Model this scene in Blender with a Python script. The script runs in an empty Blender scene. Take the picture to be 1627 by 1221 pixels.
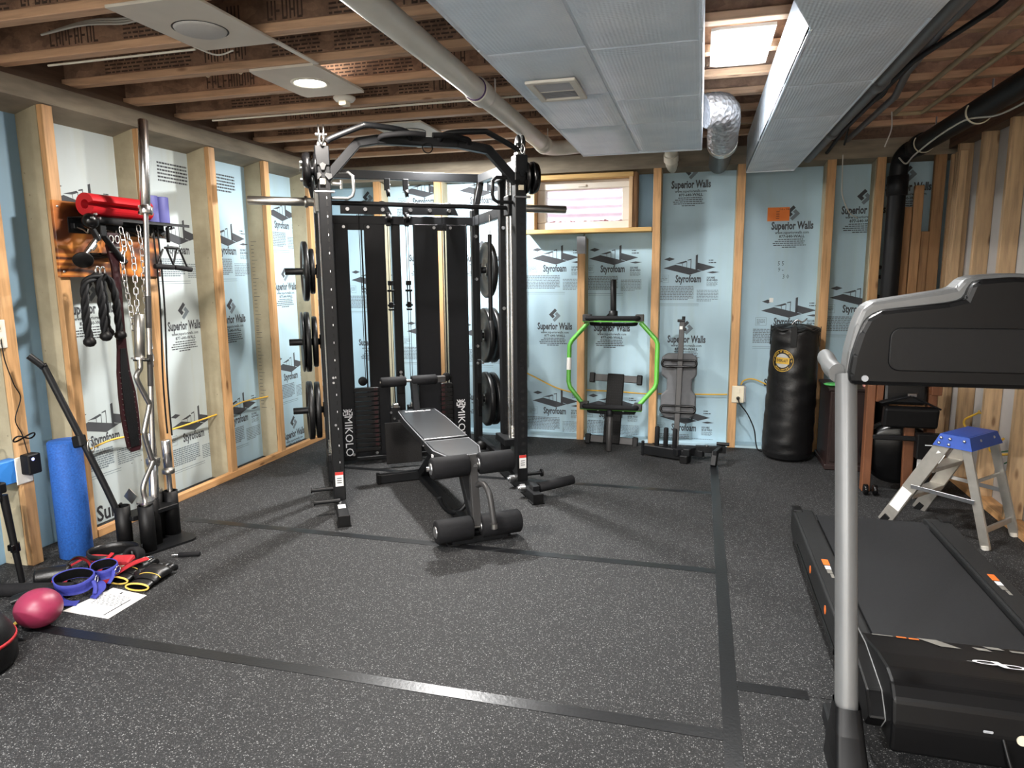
import bpy, bmesh, math, random
from mathutils import Vector, Matrix, Euler
random.seed(7)
PI = math.pi
R = math.radians
S = bpy.context.scene
COL = S.collection

# ------------------------------------------------------------------ camera, world, lamps, exposure
cam_d = bpy.data.cameras.new('camera')
cam = bpy.data.objects.new('camera', cam_d)
COL.objects.link(cam)
cam_d.sensor_width = 36.0
cam_d.lens = 1095.0 / 1627.0 * 36.0
cam_d.clip_start = 0.05
_r, _d, _f = Vector((0.96489, 0.26105, -0.00952)), Vector((0.0321, -0.1533, -0.98765)), Vector((-0.2595, 0.9534, -0.1564))
_f = _r.cross(-_d).normalized() * -1 if False else _f.normalized()
_r = (_r - _f * _r.dot(_f)).normalized()
_u = _r.cross(_f).normalized()
cam.matrix_world = Matrix(((_r.x, _u.x, -_f.x, 0), (_r.y, _u.y, -_f.y, 0), (_r.z, _u.z, -_f.z, 1.43), (0, 0, 0, 1)))
S.camera = cam

w = bpy.data.worlds.new('daylight')
S.world = w
w.use_nodes = True
bg = w.node_tree.nodes['Background']
bg.inputs[0].default_value = (0.86, 0.90, 1.0, 1)
bg.inputs[1].default_value = 3.6

LAMP_W = 34.0
LAMP_XY = [(-1.975, 3.35, .44, (1.0, .92, .84)), (0.135, 3.415, .42, (1.0, .985, .96)), (-1.975, 5.05, .90, (1.0, .99, .97)), (-1.975, 0.55, .62, (1.0, .975, .95)), (0.135, 0.55, .60, (1.0, .985, .97)),
           (-1.975, -1.6, 1.9, (1.0, .98, .96)), (0.135, -1.6, 1.9, (1.0, .985, .97))]
S.view_settings.view_transform = 'Standard'
S.view_settings.look = 'None'
S.view_settings.exposure = 2.22
S.view_settings.gamma = 1.0
S.view_settings.use_curve_mapping = False
S.cycles.max_bounces = 10
S.cycles.diffuse_bounces = 5
S.cycles.glossy_bounces = 4
S.cycles.transparent_max_bounces = 12
S.cycles.sample_clamp_indirect = 4.0
S.cycles.use_denoising = True

# ------------------------------------------------------------------ materials
def s2l(c):
    return tuple((x / 12.92 if x <= .04045 else ((x + .055) / 1.055) ** 2.4) for x in (v / 255.0 for v in c))

class NT:
    def __init__(self, name):
        self.m = bpy.data.materials.new(name)
        self.m.use_nodes = True
        self.t = self.m.node_tree
        self.b = self.t.nodes['Principled BSDF']
    def n(self, typ, **kw):
        nd = self.t.nodes.new(typ)
        for k, v in kw.items():
            if k.startswith('i_'):
                nd.inputs[k[2:].replace('_', ' ')].default_value = v
            else:
                setattr(nd, k, v)
        return nd
    def l(self, a, b):
        self.t.links.new(a, b)
    def ramp(self, src, stops):
        r = self.n('ShaderNodeValToRGB')
        el = r.color_ramp.elements
        while len(el) > 1:
            el.remove(el[-1])
        el[0].position = stops[0][0]; el[0].color = (*stops[0][1], 1)
        for p, c in stops[1:]:
            e = el.new(p); e.color = (*c, 1)
        self.l(src, r.inputs[0])
        return r
    def coords(self, scale=(1, 1, 1), kind='Object'):
        tc = self.n('ShaderNodeTexCoord')
        mp = self.n('ShaderNodeMapping')
        mp.inputs['Scale'].default_value = scale
        self.l(tc.outputs[kind], mp.inputs[0])
        return mp.outputs[0]
    def bump(self, src, strength=.2, dist=.01):
        b = self.n('ShaderNodeBump')
        b.inputs['Strength'].default_value = strength
        b.inputs['Distance'].default_value = dist
        self.l(src, b.inputs['Height'])
        self.l(b.outputs[0], self.b.inputs['Normal'])

def mat(name, rgb, rough=.5, metal=0., var=.12, scale=8., bump=0., bscale=60., spec=.5, coat=0., stretch=(1, 1, 1)):
    a = NT(name)
    c = s2l(rgb)
    v = a.coords(stretch)
    nz = a.n('ShaderNodeTexNoise', i_Scale=scale, i_Detail=5.0)
    a.l(v, nz.inputs['Vector'])
    lo = tuple(x * (1 - var) for x in c); hi = tuple(min(1, x * (1 + var)) for x in c)
    r = a.ramp(nz.outputs[0], [(.3, lo), (.7, hi)])
    a.l(r.outputs[0], a.b.inputs['Base Color'])
    a.b.inputs['Roughness'].default_value = rough
    a.b.inputs['Metallic'].default_value = metal
    a.b.inputs['Specular IOR Level'].default_value = spec
    a.b.inputs['Coat Weight'].default_value = coat
    if bump:
        nb = a.n('ShaderNodeTexNoise', i_Scale=bscale, i_Detail=4.0)
        a.l(v, nb.inputs['Vector'])
        a.bump(nb.outputs[0], bump, .004)
    return a.m

def wood(name, rgb, axis, dark=.55, rough=.62, knots=True):
    a = NT(name)
    st = [14., 14., 14.]; st[axis] = 1.1
    info = a.n('ShaderNodeObjectInfo')
    tc = a.n('ShaderNodeTexCoord')
    add = a.n('ShaderNodeVectorMath', operation='ADD')
    mul = a.n('ShaderNodeVectorMath', operation='SCALE')
    a.l(info.outputs['Random'], mul.inputs['Scale']); mul.inputs[0].default_value = (7.3, 5.1, 9.7)
    a.l(tc.outputs['Object'], add.inputs[0]); a.l(mul.outputs[0], add.inputs[1])
    mp = a.n('ShaderNodeMapping'); mp.inputs['Scale'].default_value = st
    a.l(add.outputs[0], mp.inputs[0])
    nz = a.n('ShaderNodeTexNoise', i_Scale=3.2, i_Detail=6.0, i_Roughness=.6)
    a.l(mp.outputs[0], nz.inputs['Vector'])
    c = s2l(rgb)
    r = a.ramp(nz.outputs[0], [(.25, tuple(x * dark for x in c)), (.5, c), (.75, tuple(min(1, x * 1.22) for x in c))])
    out = r.outputs[0]
    if knots:
        vo = a.n('ShaderNodeTexVoronoi', i_Scale=1.0)
        mp2 = a.n('ShaderNodeMapping'); s2 = [9., 9., 9.]; s2[axis] = 3.0; mp2.inputs['Scale'].default_value = s2
        a.l(add.outputs[0], mp2.inputs[0]); a.l(mp2.outputs[0], vo.inputs['Vector'])
        k = a.ramp(vo.outputs['Distance'], [(.06, (.25, .16, .1)), (.13, (1, 1, 1))])
        mx = a.n('ShaderNodeMix', data_type='RGBA', blend_type='MULTIPLY'); mx.inputs[0].default_value = .75
        a.l(out, mx.inputs[6]); a.l(k.outputs[0], mx.inputs[7]); out = mx.outputs[2]
    hs = a.n('ShaderNodeHueSaturation')
    mr = a.n('ShaderNodeMapRange'); mr.inputs['To Min'].default_value = .86; mr.inputs['To Max'].default_value = 1.12
    a.l(info.outputs['Random'], mr.inputs[0]); a.l(mr.outputs[0], hs.inputs['Value']); a.l(out, hs.inputs['Color'])
    a.l(hs.outputs[0], a.b.inputs['Base Color'])
    a.b.inputs['Roughness'].default_value = rough
    a.bump(nz.outputs[0], .15, .003)
    return a.m

MT = {}
MT['black_metal'] = mat('black_powder_coat', (17, 18, 20), .45, 0, .1, 30, .08, 300, spec=.3)
MT['black_gloss'] = mat('black_gloss_plastic', (9, 9, 10), .25, 0, .1, spec=.35)
MT['black_plastic'] = mat('black_plastic', (13, 13, 14), .5, 0, .1, 20, .1, 250, spec=.25)
MT['dark_hole'] = mat('hole_shadow_black', (8, 8, 9), .9, 0, .05)
MT['shroud'] = mat('matte_black_sheet', (19, 20, 23), .5, 0, .08, 6, spec=.25)
MT['plate_rubber'] = mat('weight_plate_enamel', (15, 15, 16), .4, 0, .15, 12, .12, 120, spec=.4)
MT['foam_black'] = mat('black_foam_roller', (22, 22, 24), .75, 0, .12, 60, .25, 350, spec=.2)
MT['vinyl'] = mat('black_vinyl', (22, 23, 26), .36, 0, .12, 40, .2, 420, spec=.5)
MT['stitch'] = mat('grey_piping', (120, 122, 126), .5, 0, .1)
MT['chrome'] = mat('polished_chrome', (222, 222, 222), .22, 1., .04)
MT['steel'] = mat('brushed_steel', (186, 184, 178), .32, 1., .08, 40)
MT['zinc'] = mat('zinc_bolt', (215, 216, 218), .3, 1., .05)
MT['silver_paint'] = mat('silver_grey_paint', (104, 105, 105), .42, .25, .05)
MT['alu'] = mat('ladder_aluminium', (176, 172, 164), .42, .75, .1, 20)
MT['white'] = mat('white_paint', (214, 210, 200), .55, 0, .04)
MT['off_white'] = mat('panel_white_board', (205, 198, 186), .7, 0, .04)
MT['grille'] = mat('speaker_grille_cloth', (188, 186, 182), .8, 0, .05, 300, .3, 800)
MT['pvc'] = mat('white_pvc', (216, 212, 200), .38, 0, .06, 6)
MT['pvc_grey'] = mat('grey_pvc', (92, 92, 94), .4, 0, .08)
MT['pvc_black'] = mat('black_abs_pipe', (15, 15, 17), .5, 0, .1, spec=.25)
MT['purple'] = mat('purple_primer', (70, 44, 96), .5, 0, .2)
MT['cpvc'] = mat('cream_cpvc', (170, 152, 118), .45, 0, .08)
MT['paper'] = mat('white_paper', (226, 225, 222), .8, 0, .02)
MT['ink'] = mat('black_ink', (38, 38, 42), .8, 0, .05)
MT['ink_grey'] = mat('grey_print_ink', (64, 67, 72), .8, 0, .08)
MT['ink_light'] = mat('pale_grey_print_ink', (112, 124, 132), .8, 0, .08)
MT['orange_tag'] = mat('orange_tag_card', (226, 122, 50), .7, 0, .05)
MT['red_mark'] = mat('red_marker', (196, 48, 40), .6, 0, .1)
MT['white_ink'] = mat('white_lettering', (222, 222, 224), .6, 0, .03)
MT['red_num'] = mat('dim_red_numerals', (66, 22, 26), .6, 0, .1)
MT['cable'] = mat('black_cable', (10, 10, 11), .5, 0, .1, spec=.25)
MT['romex'] = mat('yellow_cable', (222, 176, 60), .5, 0, .08)
MT['wire_white'] = mat('white_wire', (190, 188, 180), .5, 0, .08)
MT['green_wire'] = mat('green_wire', (36, 98, 62), .5, 0, .08)
MT['blue_box'] = mat('blue_electrical_box', (48, 120, 196), .5, 0, .05)
MT['grey_box'] = mat('grey_box', (150, 152, 156), .5, 0, .05)
MT['ivory'] = mat('ivory_plastic', (214, 205, 182), .45, 0, .03)
MT['led_blue'] = mat('blue_led', (40, 60, 255), .4)
MT['blue_epp'] = mat('blue_bead_foam', (28, 82, 158), .75, 0, .28, 120, .3, 150)
MT['red_foam'] = mat('red_foam_pad', (176, 18, 30), .5, 0, .08, 20)
MT['lilac_foam'] = mat('slate_blue_foam_pad', (80, 82, 142), .6, 0, .06, 20)
MT['maroon'] = mat('maroon_leather', (40, 15, 19), .45, 0, .25, 20, .2, 200, spec=.3)
MT['leather'] = mat('black_leather', (17, 17, 18), .36, 0, .15, 20, .25, 130, spec=.45)
MT['rope'] = mat('black_nylon_rope', (15, 16, 18), .6, 0, .2, 60, .2, 300, spec=.2)
MT['green'] = mat('lime_green_enamel', (82, 160, 54), .32, 0, .06)
MT['grip_tape'] = mat('grip_tread_black', (22, 21, 21), .8, 0, .3, 120, .4, 300, spec=.2)
MT['grey_pad'] = mat('grey_vinyl_pad', (78, 79, 82), .6, 0, .08, 30, .1, 300)
MT['grey_metal'] = mat('grey_steel_tube', (56, 55, 55), .45, .2, .08)
MT['ball'] = mat('magenta_rubber', (132, 40, 68), .42, 0, .06, 20)
MT['strap_blue'] = mat('blue_webbing', (44, 50, 134), .7, 0, .12, 80, .25, 500)
MT['strap_red'] = mat('red_webbing', (160, 26, 34), .65, 0, .12, 80, .2, 500)
MT['yellow_trim'] = mat('yellow_trim', (206, 172, 78), .6, 0, .1)
MT['tan_mark'] = mat('gold_print', (196, 158, 60), .5, .1, .08)
MT['silver_mark'] = mat('silver_print', (170, 170, 166), .5, .1, .05)
MT['dark_wood'] = wood('dark_stained_wood', (34, 20, 18), 2, knots=False, rough=.45)
MT['rower_wood'] = wood('orange_stained_wood', (104, 64, 40), 2, rough=.45)
MT['ladder_blue'] = mat('blue_moulded_plastic', (20, 70, 164), .42, 0, .06)
MT['board_burnt'] = None
MT['belt'] = mat('treadmill_belt', (29, 30, 32), .66, 0, .12, 90, .2, 600, spec=.3)
MT['rail'] = mat('treadmill_rail_textured', (28, 29, 30), .6, 0, .1, 90, .25, 500, spec=.3)
MT['hood'] = mat('treadmill_hood', (10, 10, 11), .42, 0, .1, 20, spec=.22)
MT['decal_orange'] = mat('orange_decal', (224, 110, 40), .5)
MT['decal_grey'] = mat('grey_decal', (120, 118, 112), .5)
MT['glass_pink'] = mat('pink_cap', (220, 150, 140), .5)
MT['green_thing'] = mat('green_packet', (80, 170, 90), .5, 0, .3, 40)
MT['wood_z'] = wood('pine_upright', (190, 158, 120), 2)
MT['strip_z'] = wood('stud_facing_strip', (186, 144, 98), 2, dark=.6)
MT['strip_y'] = wood('base_strip_pine', (196, 148, 98), 1)
MT['strip_x'] = wood('window_timber', (206, 168, 106), 0)
MT['flange'] = wood('joist_flange_spruce', (186, 150, 120), 0, dark=.6)
MT['old_board'] = wood('weathered_board', (150, 112, 74), 2)
MT['rim'] = wood('rim_board', (96, 74, 58), 1, knots=False)
MT['drywall'] = mat('bare_drywall', (176, 172, 168), .9, 0, .05)
MT['vinyl_white'] = mat('window_vinyl', (214, 208, 198), .45, 0, .03)
MT['well'] = mat('galvanised_well', (205, 206, 216), .45, .25, .05, 10)
MT['leaf'] = mat('fallen_leaves', (166, 120, 122), .8, 0, .3, 30)
MT['stamp'] = mat('brown_factory_stamp', (72, 55, 47), .85, 0, .2)
MT['tape'] = mat('black_seam_tape', (15, 16, 18), .33, 0, .15, 14, .15, 80)

def m_concrete():
    a = NT('cast_concrete')
    v = a.coords()
    n1 = a.n('ShaderNodeTexNoise', i_Scale=2.2, i_Detail=7.0, i_Roughness=.6); a.l(v, n1.inputs['Vector'])
    r = a.ramp(n1.outputs[0], [(.3, s2l((142, 132, 108))), (.6, s2l((176, 166, 140))), (.8, s2l((188, 180, 158)))])
    vo = a.n('ShaderNodeTexVoronoi', i_Scale=16.0); a.l(v, vo.inputs['Vector'])
    k = a.ramp(vo.outputs['Distance'], [(.05, (.35, .33, .3)), (.09, (1, 1, 1))])
    mx = a.n('ShaderNodeMix', data_type='RGBA', blend_type='MULTIPLY'); mx.inputs[0].default_value = .6
    a.l(r.outputs[0], mx.inputs[6]); a.l(k.outputs[0], mx.inputs[7])
    a.l(mx.outputs[2], a.b.inputs['Base Color'])
    a.b.inputs['Roughness'].default_value = .85
    n2 = a.n('ShaderNodeTexNoise', i_Scale=45.0, i_Detail=5.0); a.l(v, n2.inputs['Vector'])
    a.bump(n2.outputs[0], .25, .004)
    return a.m
MT['concrete'] = m_concrete()

def m_bond():
    a = NT('shaded_bond_beam')
    v = a.coords((1, 1, 6))
    n1 = a.n('ShaderNodeTexNoise', i_Scale=3., i_Detail=6.0); a.l(v, n1.inputs['Vector'])
    r = a.ramp(n1.outputs[0], [(.3, s2l((108, 99, 86))), (.7, s2l((150, 140, 122)))])  # beam concrete toned down: the shade below the joists is put into the colour
    a.l(r.outputs[0], a.b.inputs['Base Color']); a.b.inputs['Roughness'].default_value = .85
    a.bump(n1.outputs[0], .25, .006)
    return a.m
MT['bond'] = m_bond()

def m_foam(name, rgb, stain):
    a = NT(name)
    v = a.coords()
    n1 = a.n('ShaderNodeTexNoise', i_Scale=1.6, i_Detail=6.0); a.l(v, n1.inputs['Vector'])
    c = s2l(rgb)
    r = a.ramp(n1.outputs[0], [(.3, tuple(x * .88 for x in c)), (.65, c)])
    v2 = a.coords((9, 9, .9))
    n2 = a.n('ShaderNodeTexNoise', i_Scale=1.0, i_Detail=5.0); a.l(v2, n2.inputs['Vector'])
    k = a.ramp(n2.outputs[0], [(.52, (1, 1, 1)), (.75, (.93, .88, .76))])
    mx = a.n('ShaderNodeMix', data_type='RGBA', blend_type='MULTIPLY'); mx.inputs[0].default_value = stain
    a.l(r.outputs[0], mx.inputs[6]); a.l(k.outputs[0], mx.inputs[7])
    a.l(mx.outputs[2], a.b.inputs['Base Color'])
    a.b.inputs['Roughness'].default_value = .6
    n3 = a.n('ShaderNodeTexNoise', i_Scale=120.0, i_Detail=3.0); a.l(v, n3.inputs['Vector'])
    a.bump(n3.outputs[0], .08, .002)
    return a.m
MT['foam'] = m_foam('pale_blue_rigid_foam', (170, 198, 212), .5)
MT['foam_pale'] = m_foam('faded_rigid_foam', (192, 204, 206), .9)
MT['foam_blue'] = m_foam('blue_rigid_foam', (130, 164, 188), .4)

def m_floor():
    a = NT('speckled_rubber_mat')
    v = a.coords()
    n0 = a.n('ShaderNodeTexNoise', i_Scale=1.3, i_Detail=4.0); a.l(v, n0.inputs['Vector'])
    base = a.ramp(n0.outputs[0], [(.3, (.0098, .0101, .0108)), (.7, (.0135, .0138, .0145))])
    # flecks: distorted voronoi cells, a share of them pale
    nd = a.n('ShaderNodeTexNoise', i_Scale=160.0, i_Detail=2.0); a.l(v, nd.inputs['Vector'])
    ad = a.n('ShaderNodeVectorMath', operation='MULTIPLY_ADD')
    a.l(nd.outputs['Color'], ad.inputs[0]); ad.inputs[1].default_value = (.009, .009, 0); a.l(v, ad.inputs[2])
    out = base.outputs[0]
    for sc, lo, hi, thr, col in ((170.0, .22, .36, .62, (.20, .20, .20)), (95.0, .13, .20, .62, (.19, .19, .19)), (300.0, .30, .46, .46, (.055, .055, .055))):
        vo = a.n('ShaderNodeTexVoronoi', i_Scale=sc); a.l(ad.outputs[0], vo.inputs['Vector'])
        near = a.n('ShaderNodeMapRange'); near.inputs['From Min'].default_value = hi; near.inputs['From Max'].default_value = lo
        a.l(vo.outputs['Distance'], near.inputs[0])
        sx = a.n('ShaderNodeSeparateColor'); a.l(vo.outputs['Color'], sx.inputs[0])
        th = a.n('ShaderNodeMath', operation='GREATER_THAN'); a.l(sx.outputs[0], th.inputs[0]); th.inputs[1].default_value = thr
        mu = a.n('ShaderNodeMath', operation='MULTIPLY'); a.l(near.outputs[0], mu.inputs[0]); a.l(th.outputs[0], mu.inputs[1])
        mx = a.n('ShaderNodeMix', data_type='RGBA'); a.l(mu.outputs[0], mx.inputs[0]); a.l(out, mx.inputs[6]); mx.inputs[7].default_value = (*col, 1)
        out = mx.outputs[2]
    a.l(out, a.b.inputs['Base Color'])
    a.b.inputs['Roughness'].default_value = .72
    a.b.inputs['Specular IOR Level'].default_value = .3
    nb = a.n('ShaderNodeTexNoise', i_Scale=220.0, i_Detail=3.0); a.l(v, nb.inputs['Vector'])
    a.bump(nb.outputs[0], .35, .002)
    return a.m
MT['floor'] = m_floor()

def m_osb():
    a = NT('osb_joist_web')
    v = a.coords((1, 1, 1))
    n1 = a.n('ShaderNodeTexNoise', i_Scale=9., i_Detail=8.0, i_Roughness=.7); a.l(v, n1.inputs['Vector'])
    r = a.ramp(n1.outputs[0], [(.3, s2l((104, 80, 66))), (.55, s2l((146, 116, 96))), (.75, s2l((172, 142, 118)))])
    vo = a.n('ShaderNodeTexVoronoi', i_Scale=26.0); v2 = a.coords((.6, 1, 1.4)); a.l(v2, vo.inputs['Vector'])
    sx = a.n('ShaderNodeSeparateColor'); a.l(vo.outputs['Color'], sx.inputs[0])
    k = a.ramp(sx.outputs[0], [(.2, (.8, .78, .76)), (.8, (1.1, 1.08, 1.05))])
    mx = a.n('ShaderNodeMix', data_type='RGBA', blend_type='MULTIPLY'); mx.inputs[0].default_value = 1.
    a.l(r.outputs[0], mx.inputs[6]); a.l(k.outputs[0], mx.inputs[7])
    a.l(mx.outputs[2], a.b.inputs['Base Color']); a.b.inputs['Roughness'].default_value = .8
    a.bump(n1.outputs[0], .3, .004)
    return a.m
MT['osb'] = m_osb()

def m_foil():
    a = NT('foil_scrim_insulation')
    v = a.coords()
    w1 = a.n('ShaderNodeTexWave', i_Scale=26.0, i_Distortion=.6); w1.bands_direction = 'X'; a.l(v, w1.inputs['Vector'])
    w2 = a.n('ShaderNodeTexWave', i_Scale=26.0, i_Distortion=.6); w2.bands_direction = 'Y'; a.l(v, w2.inputs['Vector'])
    n1 = a.n('ShaderNodeTexNoise', i_Scale=5., i_Detail=4.0); a.l(v, n1.inputs['Vector'])
    ad = a.n('ShaderNodeMath', operation='ADD'); a.l(w1.outputs[1], ad.inputs[0]); a.l(w2.outputs[1], ad.inputs[1])
    mm = a.n('ShaderNodeMath', operation='MULTIPLY_ADD'); a.l(n1.outputs[0], mm.inputs[0]); mm.inputs[1].default_value = 6.; a.l(ad.outputs[0], mm.inputs[2])
    r = a.ramp(n1.outputs[0], [(.3, s2l((206, 217, 228))), (.7, s2l((226, 234, 242)))])
    a.l(r.outputs[0], a.b.inputs['Base Color'])
    a.b.inputs['Metallic'].default_value = .15
    a.b.inputs['Roughness'].default_value = .34
    a.b.inputs['Specular IOR Level'].default_value = .8
    a.bump(mm.outputs[0], .3, .003)
    return a.m
MT['foil'] = m_foil()
def m_crinkle():
    a = NT('crinkled_foil_jacket')
    v = a.coords((1, 1, 1))
    n1 = a.n('ShaderNodeTexVoronoi', i_Scale=40.); a.l(v, n1.inputs['Vector'])
    a.b.inputs['Base Color'].default_value = (*s2l((196, 196, 200)), 1)
    a.b.inputs['Metallic'].default_value = .75; a.b.inputs['Roughness'].default_value = .35
    a.bump(n1.outputs['Distance'], .6, .02)
    return a.m
MT['crinkle'] = m_crinkle()

def m_burnt():
    a = NT('torched_plywood')
    v = a.coords((1, .9, 2.2))
    n0 = a.n('ShaderNodeTexNoise', i_Scale=3.4, i_Detail=2.0); a.l(v, n0.inputs['Vector'])
    w1 = a.n('ShaderNodeTexWave', i_Scale=1.1, i_Distortion=14.0, i_Detail=1.0); w1.bands_direction = 'Z'; a.l(v, w1.inputs['Vector'])
    r = a.ramp(w1.outputs[1], [(.03, s2l((74, 36, 18))), (.2, s2l((176, 102, 42))), (.7, s2l((204, 134, 62))), (.97, s2l((140, 76, 32)))])
    k = a.ramp(n0.outputs[0], [(.36, (.12, .1, .09)), (.50, (1, 1, 1))])
    mx = a.n('ShaderNodeMix', data_type='RGBA', blend_type='MULTIPLY'); mx.inputs[0].default_value = .9
    a.l(r.outputs[0], mx.inputs[6]); a.l(k.outputs[0], mx.inputs[7])
    a.l(mx.outputs[2], a.b.inputs['Base Color']); a.b.inputs['Roughness'].default_value = .4
    return a.m
MT['board_burnt'] = m_burnt()

def m_glass():
    a = NT('window_glass')
    tr = a.n('ShaderNodeBsdfTransparent'); tr.inputs[0].default_value = (.94, .96, .97, 1)
    gl = a.n('ShaderNodeBsdfGlossy'); gl.inputs['Roughness'].default_value = .02
    fr = a.n('ShaderNodeFresnel'); fr.inputs[0].default_value = 1.45
    mx = a.n('ShaderNodeMixShader'); a.l(fr.outputs[0], mx.inputs[0]); a.l(tr.outputs[0], mx.inputs[1]); a.l(gl.outputs[0], mx.inputs[2])
    a.l(mx.outputs[0], a.t.nodes['Material Output'].inputs[0])
    return a.m
MT['glass'] = m_glass()

def m_emit(name, rgb, st):
    a = NT(name)
    a.b.inputs['Base Color'].default_value = (.9, .9, .88, 1)
    a.b.inputs['Emission Color'].default_value = (*rgb, 1)
    a.b.inputs['Emission Strength'].default_value = st
    return a.m
MT['lamp'] = m_emit('led_diffuser', (1, .93, .82), 9.)
MT['led_on'] = m_emit('blue_indicator', (.1, .15, 1), 3.)

# ------------------------------------------------------------------ mesh builder
def T(x=0, y=0, z=0): return Matrix.Translation((x, y, z))
def RX(a): return Matrix.Rotation(R(a), 4, 'X')
def RY(a): return Matrix.Rotation(R(a), 4, 'Y')
def RZ(a): return Matrix.Rotation(R(a), 4, 'Z')
def SC(x, y, z): return Matrix.Diagonal((x, y, z, 1))
I4 = Matrix.Identity(4)

_tc = {}
def text_geo(s, size=1., bold=0., xs=1., align='CENTER', res=2):
    key = (s, size, bold, xs, align, res)
    if key in _tc: return _tc[key]
    c = bpy.data.curves.new('lettering', 'FONT')
    c.body = s; c.size = size; c.offset = bold; c.align_x = align; c.align_y = 'CENTER'; c.resolution_u = res
    o = bpy.data.objects.new('lettering', c)
    COL.objects.link(o)
    dg = bpy.context.evaluated_depsgraph_get()
    me = bpy.data.meshes.new_from_object(o.evaluated_get(dg))
    vs = [(v.co.x * xs, v.co.y, 0.) for v in me.vertices]
    fs = [tuple(p.vertices) for p in me.polygons]
    bpy.data.objects.remove(o); bpy.data.curves.remove(c); bpy.data.meshes.remove(me)
    _tc[key] = (vs, fs)
    return _tc[key]

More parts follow.
